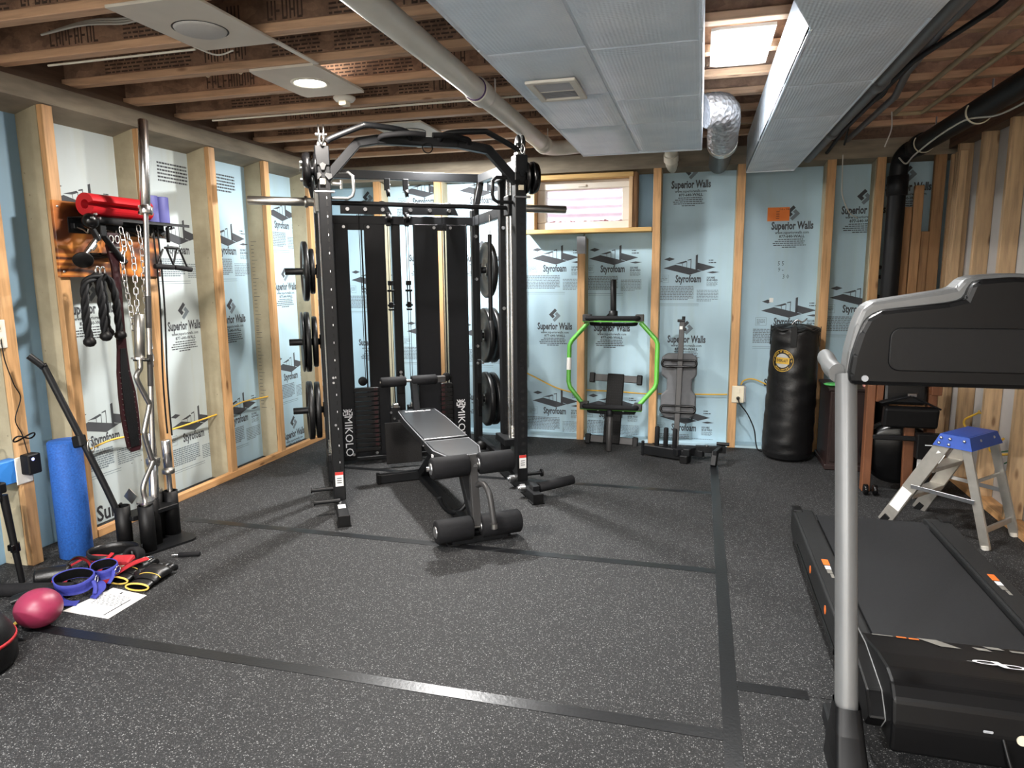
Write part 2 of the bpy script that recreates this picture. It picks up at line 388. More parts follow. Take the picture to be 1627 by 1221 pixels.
class M:
    """collects shapes into one mesh"""
    def __init__(self, base=None):
        self.v = []; self.f = []; self.sm = []
        self.base = base or I4
    def add(self, vs, fs, mx=None, smooth=False):
        k = len(self.v)
        mm = self.base @ mx if mx is not None else self.base
        self.v += [tuple(mm @ Vector(p)) for p in vs]
        self.f += [tuple(i + k for i in f) for f in fs]
        self.sm += [smooth] * len(fs)
        return self
    def bmadd(self, bm, mx=None, smooth=False):
        bm.verts.ensure_lookup_table()
        for i, vv in enumerate(bm.verts): vv.index = i
        self.add([v.co[:] for v in bm.verts], [[v.index for v in f.verts] for f in bm.faces], mx, smooth)
        bm.free(); return self
    def box(self, a, b, mx=None, bev=0.):
        """box between corners a and b"""
        x0, y0, z0 = (min(p, q) for p, q in zip(a, b)); x1, y1, z1 = (max(p, q) for p, q in zip(a, b))
        vs = [(x0, y0, z0), (x1, y0, z0), (x1, y1, z0), (x0, y1, z0), (x0, y0, z1), (x1, y0, z1), (x1, y1, z1), (x0, y1, z1)]
        fs = [(0, 3, 2, 1), (4, 5, 6, 7), (0, 1, 5, 4), (1, 2, 6, 5), (2, 3, 7, 6), (3, 0, 4, 7)]
        if bev <= 0: return self.add(vs, fs, mx)
        bm = bmesh.new(); bv = [bm.verts.new(p) for p in vs]
        for f in fs: bm.faces.new([bv[i] for i in f])
        bev = min(bev, .45 * min(x1 - x0, y1 - y0, z1 - z0))
        bmesh.ops.bevel(bm, geom=bm.edges[:], offset=bev, segments=2 if bev > .006 else 1, profile=.5, affect='EDGES')
        return self.bmadd(bm, mx)
    def cbox(self, c, s, mx=None, bev=0.):
        return self.box([c[i] - s[i] / 2 for i in range(3)], [c[i] + s[i] / 2 for i in range(3)], mx, bev)
    def bar(self, p0, p1, w, h, bev=.003, up=(0, 0, 1), ext=0.):
        """rectangular tube from p0 to p1"""
        p0, p1 = Vector(p0), Vector(p1); d = p1 - p0; L = d.length; d.normalize()
        up = Vector(up)
        if abs(d.dot(up)) > .98: up = Vector((0, 1, 0))
        x = d.cross(up).normalized(); z = x.cross(d).normalized()
        mx = Matrix(((x.x, d.x, z.x, p0.x), (x.y, d.y, z.y, p0.y), (x.z, d.z, z.z, p0.z), (0, 0, 0, 1)))
        return self.box((-w / 2, -ext, -h / 2), (w / 2, L + ext, h / 2), mx, bev)
    def cyl(self, p0, p1, r0, r1=None, n=20, caps=True, chamfer=0.):
        r1 = r0 if r1 is None else r1
        p0, p1 = Vector(p0), Vector(p1); L = (p1 - p0).length
        prof = [(r0, 0), (r1, L)]
        if chamfer: prof = [(r0 - chamfer, 0), (r0, chamfer), (r1, L - chamfer), (r1 - chamfer, L)]
        return self.lathe(prof, p0, p1 - p0, n, caps)
    def lathe(self, prof, origin=(0, 0, 0), axis=(0, 0, 1), n=24, caps=True, smooth=True, mx=None):
        q = Vector((0, 0, 1)).rotation_difference(Vector(axis).normalized()).to_matrix().to_4x4()
        mm = T(*origin) @ q
        if mx is not None: mm = mx @ mm
        vs = []; fs = []
        for r, h in prof:
            for k in range(n):
                a = 2 * PI * k / n; vs.append((r * math.cos(a), r * math.sin(a), h))
        for i in range(len(prof) - 1):
            for k in range(n):
                k2 = (k + 1) % n
                fs.append((i * n + k, i * n + k2, (i + 1) * n + k2, (i + 1) * n + k))
        self.add(vs, fs, mm, smooth)
        if caps:
            if prof[0][0] > 1e-5: self.add(vs[:n], [tuple(reversed(range(n)))], mm)
            if prof[-1][0] > 1e-5: self.add(vs[-n:], [tuple(range(n))], mm)
        return self
    def tube(self, pts, r, n=10, closed=False, caps=True, radii=None, flat=None):
        pts = [Vector(p) for p in pts]; N = len(pts); vs = []; fs = []
        prev = None
        for i, p in enumerate(pts):
            if closed: t = (pts[(i + 1) % N] - pts[i - 1])
            else: t = pts[min(i + 1, N - 1)] - pts[max(i - 1, 0)]
            t.normalize()
            if prev is None:
                a = Vector((0, 0, 1)) if abs(t.z) < .9 else Vector((1, 0, 0))
                x = t.cross(a).normalized()
            else:
                x = (prev - t * prev.dot(t)).normalized()
            prev = x; y = t.cross(x)
            rr = radii[i] if radii else r
            for k in range(n):
                a = 2 * PI * k / n
                vs.append(p + x * (rr * math.cos(a)) + y * (rr * (flat or 1.) * math.sin(a)))
        m = N if closed else N - 1
        for i in range(m):
            j = (i + 1) % N
            for k in range(n):
                k2 = (k + 1) % n
                fs.append((i * n + k, j * n + k, j * n + k2, i * n + k2))
        self.add(vs, fs, None, True)
        if caps and not closed:
            self.add(vs[:n], [tuple(range(n))]); self.add(vs[-n:], [tuple(reversed(range(n)))])
        return self
    def prism(self, poly, h, mx=None, bev=0.):
        """polygon in xy, extruded 0..h along z"""
        n = len(poly)
        bm = bmesh.new()
        lo = [bm.verts.new((p[0], p[1], 0)) for p in poly]; hi = [bm.verts.new((p[0], p[1], h)) for p in poly]
        bm.faces.new(list(reversed(lo))); bm.faces.new(hi)
        for i in range(n): bm.faces.new((lo[i], lo[(i + 1) % n], hi[(i + 1) % n], hi[i]))
        bmesh.ops.recalc_face_normals(bm, faces=bm.faces[:])
        if bev: bmesh.ops.bevel(bm, geom=bm.edges[:], offset=bev, segments=2, profile=.5, affect='EDGES')
        return self.bmadd(bm, mx)
    def poly(self, pts, mx=None):
        return self.add(pts, [tuple(range(len(pts)))], mx)
    def text(self, s, mx, size=1., bold=0., xs=1., align='CENTER', res=2):
        vs, fs = text_geo(s, size, bold, xs, align, res)
        return self.add(vs, fs, mx)
    def sphere(self, c, r, n=16, m=10, s=(1, 1, 1), mx=None):
        prof = []
        for i in range(m + 1):
            a = -PI / 2 + PI * i / m; prof.append((max(1e-6, r * math.cos(a)), r * math.sin(a)))
        return self.lathe(prof, (0, 0, 0), (0, 0, 1), n, False, True, mx=(mx or I4) @ T(*c) @ SC(*s))
    def grid(self, fn, nu, nv, smooth=True, closed_u=False):
        vs = [fn(i / nu, j / nv) for j in range(nv + 1) for i in range(nu + (0 if closed_u else 1))]
        w_ = nu if closed_u else nu + 1
        fs = []
        for j in range(nv):
            for i in range(nu):
                i2 = (i + 1) % w_
                fs.append((j * w_ + i, j * w_ + i2, (j + 1) * w_ + i2, (j + 1) * w_ + i))
        return self.add(vs, fs, None, smooth)
    def mesh(self, name):
        me = bpy.data.meshes.new(name)
        me.from_pydata(self.v, [], self.f)
        me.polygons.foreach_set('use_smooth', self.sm)
        me.update()
        return me
    def put(self, name, material, parent=None, mx=None, **props):
        me = self.mesh(name)
        me.materials.append(MT[material] if isinstance(material, str) else material)
        return link(name, me, parent, mx, **props)

def link(name, me, parent=None, mx=None, **props):
    o = bpy.data.objects.new(name, me)
    COL.objects.link(o)
    if parent is not None: o.parent = parent
    if mx is not None: o.matrix_basis = mx
    for k, v in props.items(): o[k] = v
    return o

def thing(name, label, category, mx=None, group=None):
    o = bpy.data.objects.new(name, None)
    o.empty_display_size = .1
    COL.objects.link(o)
    if mx is not None: o.matrix_basis = mx
    o['label'] = label; o['category'] = category
    if group: o['group'] = group
    return o

def structure(name, material=None, m=None):
    if m is None:
        o = bpy.data.objects.new(name, None); COL.objects.link(o)
    else:
        o = m.put(name, material)
    o['kind'] = 'structure'
    return o

def arc(p, q, r, n=6):
    return [(p[0] + r * math.cos(q[0] + (q[1] - q[0]) * i / n), p[1] + r * math.sin(q[0] + (q[1] - q[0]) * i / n)) for i in range(n + 1)]

def rrect(w, h, r, n=5, cx=0., cy=0.):
    pts = []
    for sx, sy, a0 in ((1, 1, 0), (-1, 1, 90), (-1, -1, 180), (1, -1, 270)):
        pts += arc((cx + sx * (w / 2 - r), cy + sy * (h / 2 - r)), (R(a0), R(a0 + 90)), r, n)
    return pts

def smooth_path(pts, n=6, closed=False):
    """Catmull-Rom through pts"""
    P = [Vector(p) for p in pts]; N = len(P); out = []
    rng = N if closed else N - 1
    for i in range(rng):
        p1, p2 = P[i], P[(i + 1) % N]
        p0 = P[i - 1] if (i > 0 or closed) else p1 * 2 - p2
        p3 = P[(i + 2) % N] if (i + 2 < N or closed) else p2 * 2 - p1
        for k in range(n):
            t = k / n
            out.append(.5 * ((2 * p1) + (p2 - p0) * t + (2 * p0 - 5 * p1 + 4 * p2 - p3) * t * t + (3 * p1 - p0 - 3 * p2 + p3) * t ** 3))
    if not closed: out.append(P[-1])
    return out

# ================================================================== SETTING
XL, XLF = -3.207, -3.38          # left stud faces / left foam
YB, YBF = 5.83, 6.0              # back stud faces / back foam
XR = 1.70                        # right stud faces
Y0 = -2.6                        # wall behind the camera
ZJ = 2.43                        # underside of joists

# floor: taped rubber mats
m = M(); m.box((XLF - .1, Y0 - .1, -.06), (2.2, YBF + .1, -.012))
floor = structure('floor', 'concrete', m)
rows = [Y0, -.43, .815, 2.06, 3.305, 4.55, YBF - .002]
for a, b in zip(rows[:-1], rows[1:]):
    M().box((XLF + .002, a + .0015, -.0115), (.1385, b - .0015, 0), None, .0015).put('rubber_mat', 'floor', floor)
for a, b in zip([Y0, -.7, 2.34, YBF - 1.1], [-.7, 2.34, YBF - 1.1, YBF - .002]):
    M().box((.1415, a + .0015, -.0115), (1.84, b - .0015, 0), None, .0015).put('rubber_mat', 'floor', floor)
def tape(x0, y0, x1, y1): M().box((x0, y0, .0003), (x1, y1, .0016)).put('seam_tape', 'tape', floor)
for y in (-.43, .815): tape(-3.0, y - .027, .115, y + .027)
tape(-2.62, 2.033, .112, 2.087); tape(-2.95, 3.278, .112, 3.332); tape(-2.7, 4.524, .112, 4.576)
tape(.113, -1.5, .168, 5.24)
tape(.17, 2.318, .40, 2.372)

# ---- printed marks of the foam boards (flat ink, 0.4 mm proud), built once and shared
def pix(pts, s=1016., ox=244., oy=1018.): return [((x - ox) / s, (oy - y) / s, 0) for x, y in pts]
def rect2(m_, x0, y0, x1, y1): m_.poly([(x0, y0, 0), (x1, y0, 0), (x1, y1, 0), (x0, y1, 0)])
def fine(m_, x0, x1, y, n, pitch, h, rnd):
    for i in range(n):
        x = x0; e = x1 - (rnd.random() * .06 if i == n - 1 else 0)
        while x < e:
            wd = .008 + rnd.random() * .02
            rect2(m_, x, y - i * pitch, min(x + wd, e), y - i * pitch + h); x += wd + .0035
def board_print(kind):
    rnd = random.Random(3)
    a, b = M(), M()
    if kind == 'sty':
        a.text('Styrofoam', T(0, -.004, 0), .083, .0026, .60)
        a.poly(pix([(35, 930), (255, 987), (355, 955), (135, 900)])[::1])
        a.poly(pix([(305, 937), (360, 955), (462, 925), (318, 885)]))
        a.poly(pix([(300, 945), (318, 945), (318, 818), (300, 824)]))
        a.poly(pix([(232, 868), (265, 862), (265, 853), (236, 860)]))
        a.poly(pix([(260, 940), (265, 940), (265, 862), (260, 863)]))
        a.poly(pix([(132, 893), (190, 892), (232, 878), (222, 868)]))
        a.poly(pix([(190, 905), (194, 925), (194, 892), (190, 892)]))
        a.poly(pix([(226, 932), (230, 932), (230, 872), (226, 874)]))
        a.poly(pix([(40, 855), (85, 870), (130, 853), (85, 838)]))
        a.text('SQUARE', T(.148, .006, 0) , .022, .0008, .8, 'LEFT', 1)
        a.text('EDGE WELD', T(.148, -.016, 0), .022, .0008, .72, 'LEFT', 1)
        fine(b, .148, .235, -.036, 4, .0085, .0045, rnd)
        for y0 in (.145, .125): fine(a, .16, .24, y0, 1, .01, .008, rnd)
        a.poly(pix([(392, 968), (440, 976), (496, 966), (440, 958)]))
        fine(b, -.26, .045, -.07, 9, .0135, .0085, rnd)
        fine(b, .072, .245, -.10, 8, .0125, .006, rnd)
        for (x0, y0, x1, y1) in ((-.245, .03, -.16, .032), (-.245, -.034, -.16, -.032), (-.245, -.034, -.243, .032), (-.162, -.034, -.16, .032)): rect2(b, x0, y0, x1, y1)
        fine(b, -.235, -.17, .012, 4, .012, .005, rnd)
        rect2(b, -.26, -.212, .09, -.2085); rect2(b, -.26, -.226, .09, -.2235)
    else:
        a.text('Superior Walls', T(0, 0, 0), .083, .0030, .62)
        for s in (1, -1):
            pl = [(1243, 567), (1260, 584), (1228, 617), (1242, 631), (1224, 649), (1193, 617)]
            (a if s > 0 else b).poly([(s * (x - 1242) / 930, s * (622 - y) / 930 + .100, 0) for x, y in pl])
        a.text('www.superiorwalls.com', T(0, -.052, 0), .030, .0006, .86, res=1)
        a.text('877-640-WALL', T(0, -.082, 0), .030, .0009, 1.0, res=1)
        for i, (x0, x1) in enumerate(((-.1, .1), (-.125, .125), (-.14, .14), (-.135, .135), (-.07, .07))):
            fine(a, x0, x1, -.108 - i * .0155, 1, .01, .007, rnd)
    return a.mesh('printed_lettering'), b.mesh('small_print')
PRINT = {k: board_print(k) for k in ('sty', 'sup')}
for k, (a, b) in PRINT.items():
    a.materials.append(MT['ink_grey']); b.materials.append(MT['ink_light'])
def prints(panel, mx, cx, sty_list, sup_list, lo, hi):
    for k, zs in (('sty', sty_list), ('sup', sup_list)):
        for z in zs:
            if lo < z < hi:
                link('printed_lettering', PRINT[k][0], panel, mx @ T(cx, z, .0004))
                link('small_print', PRINT[k][1], panel, mx @ T(cx, z, .0004))

WB = Matrix(((1, 0, 0, 0), (0, 0, -1, YBF), (0, 1, 0, 0), (0, 0, 0, 1)))       # (x, z) of the back foam, facing the room
WL = Matrix(((0, 0, 1, XLF), (1, 0, 0, 0), (0, 1, 0, 0), (0, 0, 0, 1)))       # (y, z) of the left foam

# ---- back wall
m = M(); m.box((XLF - .1, YBF + .03, -.05), (-1.37, YBF + .13, 2.75)); m.box((-.56, YBF + .03, -.05), (2.1, YBF + .13, 2.75))
m.box((-1.37, YBF + .03, -.05), (-.56, YBF + .13, 1.80)); m.box((-1.37, YBF + .03, 2.20), (-.56, YBF + .13, 2.75))
wall_back = structure('wall_back', 'concrete', m)
studs_b = [-2.83, -2.25, -1.60, -.975, -.36, .285, .93, 1.27]
for x in studs_b:
    top = 1.73 if x == -.975 else 2.27
    M().box((x - .034, YB + .036, 0), (x + .034, YBF + .02, top)).put('concrete_stud', 'concrete', wall_back)
    M().box((x - .031, YB, 0), (x + .031, YB + .036, top - .002), None, .002).put('wood_strip', 'strip_z', wall_back)
M().box((-1.012, YB - .003, 1.60), (-.938, YB + .05, 1.742), None, .003).put('bearing_plate', 'grey_box', wall_back)
edges = [XLF - .02] + studs_b + [1.83]
bphase = [(-3.0, 1.27 + .02, 'a'), (-2.45, 2.10, ''), (-1.90, 2.09, ''), (-1.235, 1.485, ''), (-.73, 1.475, ''), (-.1, 1.386, ''), (.69, 1.035, ''), (1.2, 1.14, ''), (1.5, 1.3, '')]
for i in range(len(edges) - 1):
    x0, x1 = edges[i], edges[i + 1]
    cut = i in (3, 4)
    hi = 1.775 if cut else 2.27
    p = M().box((x0 + .006, YBF, .0), (x1 - .006, YBF + .028, hi), None, .002).put('foam_panel', 'foam', wall_back)
    cx, ph, _ = bphase[i]
    st = [ph + 1.27 * k for k in (-2, -1, 0, 1)]; su = [s - .51 for s in st] + [ph + 1.27 * 2 - .51]
    if i == 0: su = [2.05, .80]; st = [1.31, .05]
    prints(p, WB, cx, st, su, .06, hi - .04)
M().box((-.52, YBF, 1.80), (-.365, YBF + .028, 2.27)).put('foam_panel', 'foam_blue', wall_back)
M().box((-1.575, YBF, 1.80), (-1.46, YBF + .028, 2.27)).put('foam_panel', 'foam_blue', wall_back)
M().prism([(YB, 2.265), (YBF + .03, 2.24), (YBF + .03, 2.40), (YB, 2.40)], 5.2, T(XLF - .02, 0, 0) @ Matrix(((0, 0, 1, 0), (1, 0, 0, 0), (0, 1, 0, 0), (0, 0, 0, 1)))).put('bond_beam', 'bond', wall_back)
M().box((XLF, YB + .015, 2.40), (1.84, YBF, 2.43)).put('sill_plate', 'rim', wall_back)
M().box((XLF, YB + .06, 2.43), (1.84, YB + .09, 2.75)).put('rim_board', 'rim', wall_back)
M().box((XLF, YB + .01, 0), (1.3, YBF, .018)).put('footing_strip', 'foam', wall_back)
# marks pencilled on the foam by the bag
m = M()
for s, x, y in (('5 5', .62, 1.50), ('9 -', .62, 1.45), ('3 0', .66, 1.395)): m.text(s, WB @ T(x, y, .0006), .05, 0, .8, res=1)
m.put('pencilled_sum', 'ink_grey', wall_back)
# ---- left wall
m = M(); m.box((XLF - .13, Y0 - .1, -.05), (XLF - .03, YBF + .13, 2.75))
wall_left = structure('wall_left', 'concrete', m)
studs_l = [2.575 + .612 * k for k in range(-8, 1)] + [2.91 + .612 * k for k in range(0, 5)]
for y in studs_l:
    M().box((XLF - .02, y - .033, 0), (XL - .036, y + .033, 2.30)).put('concrete_stud', 'concrete', wall_left)
    M().box((XL - .036, y - .03, 0), (XL, y + .03, 2.298), None, .002).put('wood_strip', 'strip_z', wall_left)
ed = [Y0] + studs_l + [YBF]
lph = {10: (3.22, .50), 11: (3.95, 1.62), 12: (4.45, 1.63), 13: (5.17, 1.86), 14: (5.7, 1.6)}
for i in range(len(ed) - 1):
    near = i < 10
    p = M().box((XLF - .028, ed[i] + .006, 0), (XLF, ed[i + 1] - .006, 2.32), None, .002).put('foam_panel', 'foam_blue' if near else ('foam_pale' if i < 12 else 'foam'), wall_left)
    if i in lph:
        cy, ph = lph[i]
        st = [ph + 1.27 * k for k in (-2, -1, 0, 1)]; su = [s - .51 for s in st] + [ph + 1.27 * 2 - .51]
        prints(p, WL, cy, st, su, .06, 2.22)
        m = M()
        if i in (11, 12):
            rnd = random.Random(i)
            fine(m, cy - .13, cy + .14, 2.16, 6, .022, .011, rnd)
            m2 = M(); m2.base = WL @ T(0, 0, .0005); m2.v, m2.f, m2.sm = [tuple(m2.base @ Vector(v)) for v in m.v], m.f, m.sm
            m2.put('small_print', 'ink_grey', p)
M().text('Suns', WL @ T(3.20, .055, .0006), .13, .003, .8).put('printed_lettering', 'ink', wall_left)
M().prism([(XL, 2.305), (XL, 2.40), (XLF - .03, 2.40), (XLF - .03, 2.25)], YBF - Y0, T(0, Y0, 0) @ Matrix(((1, 0, 0, 0), (0, 0, 1, 0), (0, 1, 0, 0), (0, 0, 0, 1)))).put('bond_beam', 'bond', wall_left)
M().box((XLF, Y0, 2.40), (XL - .02, YBF, 2.432)).put('sill_plate', 'rim', wall_left)
M().box((XL - .10, Y0, 2.432), (XL - .07, YBF, 2.75)).put('rim_board', 'rim', wall_left)
M().box((XL - .036, studs_l[9] + .03, 0), (XL + .004, YBF - .15, .045), None, .002).put('base_strip', 'strip_y', wall_left)
# height-chart ticks on one stud side and on another
m = M()
for yy, z0 in ((studs_l[12], 1.0), (studs_l[12], .4)):
    for k in range(26):
        L_ = .05 if k % 5 == 0 else .026
        z = z0 + k * .028
        m.box((XLF + .015, yy - .0336, z), (XLF + .015 + L_, yy - .0331, z + .003))
m.put('height_chart_ticks', 'ink_grey', wall_left)
# ---- right wall: open stud wall with drywall behind
m = M(); m.box((XR + .092, Y0, 0), (XR + .105, YBF, ZJ))
wall_right = structure('wall_right', 'drywall', m)
y = 5.64
while y > Y0 + .1:
    M().box((XR, y - .038, .04), (XR + .09, y, 2.30), None, .002).put('wall_stud', 'wood_z', wall_right)
    y -= .425
M().box((XR, Y0, 0), (XR + .09, YB, .04), None, .002).put('bottom_plate', 'strip_y', wall_right)
for z in (2.30, 2.338): M().box((XR, Y0, z), (XR + .09, YB, z + .036), None, .002).put('top_plate', 'rim', wall_right)
M().box((XR + .03, Y0, 2.374), (XR + .09, YB, 2.6), None).put('blocking_board', 'rim', wall_right)
# scrap boards filling the back corner
for k, (x, wdt, dy, h) in enumerate(((1.345, .065, .0, 2.27), (1.42, .07, .012, 1.9), (1.497, .06, .0, 2.05), (1.563, .055, .02, 1.72), (1.622, .075, .03, 2.27))):
    M().box((x, YB - .03 + dy, .0), (x + wdt, YB + .012 + dy, h), None, .002).put('corner_board', 'old_board', wall_back)
for k in range(3):
    M().box((XR - .0, YB - .1 + k * .01 - .09 * k, .04), (XR + .05, YB - .06 - .09 * k, 2.25), None, .002).put('wall_stud', 'wood_z', wall_right)
# ---- wall behind the camera
m = M(); m.box((XLF, Y0 - .1, 0), (XR + .15, Y0, 2.75)); structure('wall_front', 'white', m)
# ---- ceiling: subfloor on I-joists
m = M(); m.box((XLF - .12, Y0 - .1, 2.745), (2.1, YBF + .12, 2.77)); ceiling = structure('ceiling', 'osb', m)
for k in range(-13, 8):
    yc = 2.70 + .406 * k
    if yc < Y0 + .1: continue
    j = M().box((XL - .07, yc - .006, ZJ + .036), (XR + .14, yc + .006, 2.745 - .03)).put('joist', 'osb', ceiling)
    M().box((XL - .07, yc - .030, ZJ), (XR + .14, yc + .030, ZJ + .037), None, .003).put('bottom_flange', 'flange', j)
    M().box((XL - .07, yc - .030, 2.745 - .037), (XR + .14, yc + .030, 2.745), None).put('top_flange', 'flange', j)
    if k in (-1, 0, 1, 2, 3, 4, 5):      # factory stamps on the webs: bars of ink in blocks, no legible words
        rnd = random.Random(50 + k)
        mm = M(); x = XL + .1 + rnd.random() * .4
        while x < -.3:
            kind = rnd.random()
            L_ = .16 + rnd.random() * .24
            if kind < .5:
                for q in range(int(L_ / .035)):
                    xx = x + q * .035; z0 = 2.482
                    mm.box((xx, yc - .0068, z0), (xx + .007, yc - .0062, z0 + .075))
                    t0 = rnd.choice((.0, .03, .066)); mm.box((xx + .006, yc - .0068, z0 + t0), (xx + .024, yc - .0062, z0 + t0 + .009))
                    if rnd.random() < .6: mm.box((xx + .019, yc - .0068, z0 + .02 * rnd.random()), (xx + .026, yc - .0062, z0 + .075))
            else:
                for q in range(6):
                    xx = x
                    while xx < x + L_:
                        wv = .01 + rnd.random() * .03
                        mm.box((xx, yc - .0068, 2.48 + q * .018), (xx + wv, yc - .0062, 2.488 + q * .018)); xx += wv + .008
            x += L_ + .03 + rnd.random() * .08
        o = mm.put('web_stamp', 'stamp', j); o['kind'] = 'stuff'

# ---- window with its timber frame and the galvanised well outside
window_1 = structure('window_1')
def wbox(n, a, b, mt='strip_x', bev=.003): return M().box(a, b, None, bev).put(n, mt, window_1)
wbox('timber_sill', (-1.46, YB - .004, 1.772), (-.395, YBF + .1, 1.806))
wbox('timber_head', (-1.44, YB, 2.212), (-.55, YBF + .1, 2.25))
wbox('timber_jamb', (-1.44, YB, 1.806), (-1.375, YBF + .1, 2.212), 'wood_z')
wbox('timber_jamb', (-.585, YB, 1.806), (-.555, YBF + .1, 2.212), 'wood_z')
wbox('timber_jamb', (-.555, YB + .02, 1.806), (-.522, YBF + .1, 2.25), 'old_board')
for n, a, b in (('window_frame_rail', (-1.375, 5.93, 1.806), (-.585, 6.03, 1.87)), ('window_frame_rail', (-1.375, 5.93, 2.14), (-.585, 6.03, 2.212)),
                ('window_frame_stile', (-1.375, 5.93, 1.87), (-1.30, 6.03, 2.14)), ('window_frame_stile', (-.65, 5.93, 1.87), (-.585, 6.03, 2.14))):
    wbox(n, a, b, 'vinyl_white', .006)
wbox('window_latch', (-1.02, 5.915, 2.155), (-.95, 5.93, 2.175), 'vinyl_white', .004)
M().box((-1.30, 5.985, 1.87), (-.65, 5.99, 2.14)).put('window_pane', 'glass', window_1)
def wellfn(u, v):
    a = PI * (1 - u); z = 1.45 + v * 1.05
    rr = .60 + .0065 * math.sin(2 * PI * z / .075)
    if abs(u - .5) < .07: rr -= .03
    return (-.97 + rr * 1.15 * math.cos(a), YBF + .14 + rr * math.sin(a), z)
mw = M(); mw.grid(wellfn, 48, 84)
o = mw.put('window_well', 'well'); o['label'] = 'corrugated galvanised window well outside the basement window'; o['category'] = 'window well'
m = M(); m.box((-1.75, YBF + .13, 1.44), (-.2, YBF + .85, 1.86)); m.put('well_gravel', 'leaf', kind='structure').name = 'well_ground'  # gravel ground at the bottom of the window well
rnd = random.Random(5); m = M()
for k in range(120):
    x = -1.40 + rnd.random() * .86; yy = YBF + .18 + rnd.random() * .22
    m.prism([(0, 0), (.03, .012), (.05, 0), (.03, -.014)], .002, T(x, yy, 1.865 + rnd.random() * .035) @ RZ(rnd.random() * 360) @ RX(rnd.random() * 120 - 60))
o = m.put('leaf_litter', 'leaf'); o['kind'] = 'stuff'; o['label'] = 'dry reddish leaves lying at the bottom of the window well'; o['category'] = 'leaves'

# ================================================================== SMITH RACK / CABLE STATION
RK = T(-1.625, 4.024, 0) @ RZ(32.885)
rack = thing('power_rack', 'large black cable rack with smith bar, pull-up bar and two weight stacks', 'power rack', RK)
UF, UR, VR = .595, .59, 1.10
for s in (-1, 1):
    x = s * UF
    base = M().bar((x, -.335, .037), (x, 1.15, .037), .06, .06).put('base_tube', 'black_metal', rack)
    M().box((x - .034, -.345, 0), (x + .034, -.335, .07), None, .003).box((x - .04, -.345, 0), (x + .04, -.25, .008)).put('foot_cap', 'black_plastic', base)
    up = M().box((x - .036, -.036, .065), (x + .036, .036, 2.14), None, .004).put('front_upright', 'black_metal', rack)
    m = M()
    for k in range(36):
        z = .27 + k * .0508
        if s > 0: m.cyl((x + .004, -.0355, z), (x + .004, -.0372, z), .0125, n=14)
        else: m.box((x + .006, -.0372, z - .013), (x + .014, -.0355, z + .013))
    o = m.put('adjustment_holes', 'dark_hole', up); o['kind'] = 'stuff'
    if s < 0:
        m = M()
        for k in range(16): m.box((x + .007, -.0378, .3 + k * .105), (x + .011, -.037, .312 + k * .105))
        o = m.put('hole_numbers', 'white_ink', up); o['kind'] = 'stuff'
    M().box((x - .024, -.0378, .155), (x + .024, -.0366, .245)).put('warning_label', 'paper', up)
    M().box((x - .024, -.0386, .226), (x + .024, -.0377, .245)).put('warning_band', 'red_mark', up)
    mm = M()
    for q in range(3): mm.box((x - .014, -.0386, .175 + q * .014), (x + .014, -.0377, .180 + q * .014))
    mm.put('warning_text', 'ink_grey', up)
    if s < 0: M().box((x - .022, -.20, .0672), (x + .022, -.13, .0685)).put('foot_label', 'paper', base)
    # second column with keyholes, chrome guide rods between the columns
    x2 = s * .612
    col = M().box((x2 - .03, .375, .065), (x2 + .03, .435, 2.12), None, .004).put('rear_column', 'black_metal', rack)
    m = M()
    for k in range(17):
        z = .35 + k * .105
        m.box((x2 - .011, .3735, z - .02), (x2 + .011, .376, z + .014)); m.cyl((x2, .376, z + .014), (x2, .3735, z + .014), .011, n=12)
    o = m.put('keyholes', 'dark_hole', col); o['kind'] = 'stuff'
    for dv in (0, .035):
        M().cyl((s * (.616 - dv * .4), .24 + dv, .30), (s * (.616 - dv * .4), .24 + dv, 2.10), .0125, n=16).put('guide_rod', 'chrome', rack)
    m = M()
    for k in range(9):
        m.lathe([(.019, 0), (.023, .004), (.019, .008)], (s * .616, .24, .30 + k * .010), n=16, caps=False)
    m.put('buffer_spring', 'steel', rack)
    M().box((x - .05, .20, .25), (x + .05, .435, .30), None, .004).put('rod_bracket', 'black_metal', rack)
    M().box((x - .05, .20, 2.05), (x + .05, .435, 2.11), None, .004).put('rod_bracket', 'black_metal', rack)
    # rear uprights
    xr = s * UR
    M().box((xr - .03, VR - .03, .0), (xr + .03, VR + .03, 1.93), None, .004).put('rear_upright', 'black_metal', rack)
    M().bar((xr, VR, 1.90), (s * .655, VR, 2.20), .045, .06, .004, (0, 1, 0)).put('slanted_strut', 'black_metal', rack)
    # top and middle side tubes
    M().bar((x, .03, 2.115), (s * .645, VR, 2.17), .055, .06).put('top_side_tube', 'black_metal', rack)
    M().bar((x2, .43, 1.86), (xr, VR - .03, 1.845), .045, .07).put('side_tube', 'black_metal', rack)
    M().bar((x, .03, .11), (x, VR - .03, .11), .04, .045).put('side_tube', 'black_metal', rack)
# cross members
M().bar((-.66, VR, 2.172), (.66, VR, 2.172), .055, .062).put('top_cross_beam', 'black_metal', rack)
M().bar((-UR, VR - .004, 1.845), (UR, VR - .004, 1.845), .05, .062).put('middle_cross_beam', 'shroud', rack)
M().bar((-UR, VR, .035), (UR, VR, .035), .05, .05).put('rear_cross_beam', 'black_metal', rack)
M().box((-.062, VR - .01, .03), (.002, VR + .05, 1.82), None, .003).put('centre_post', 'black_metal', rack)
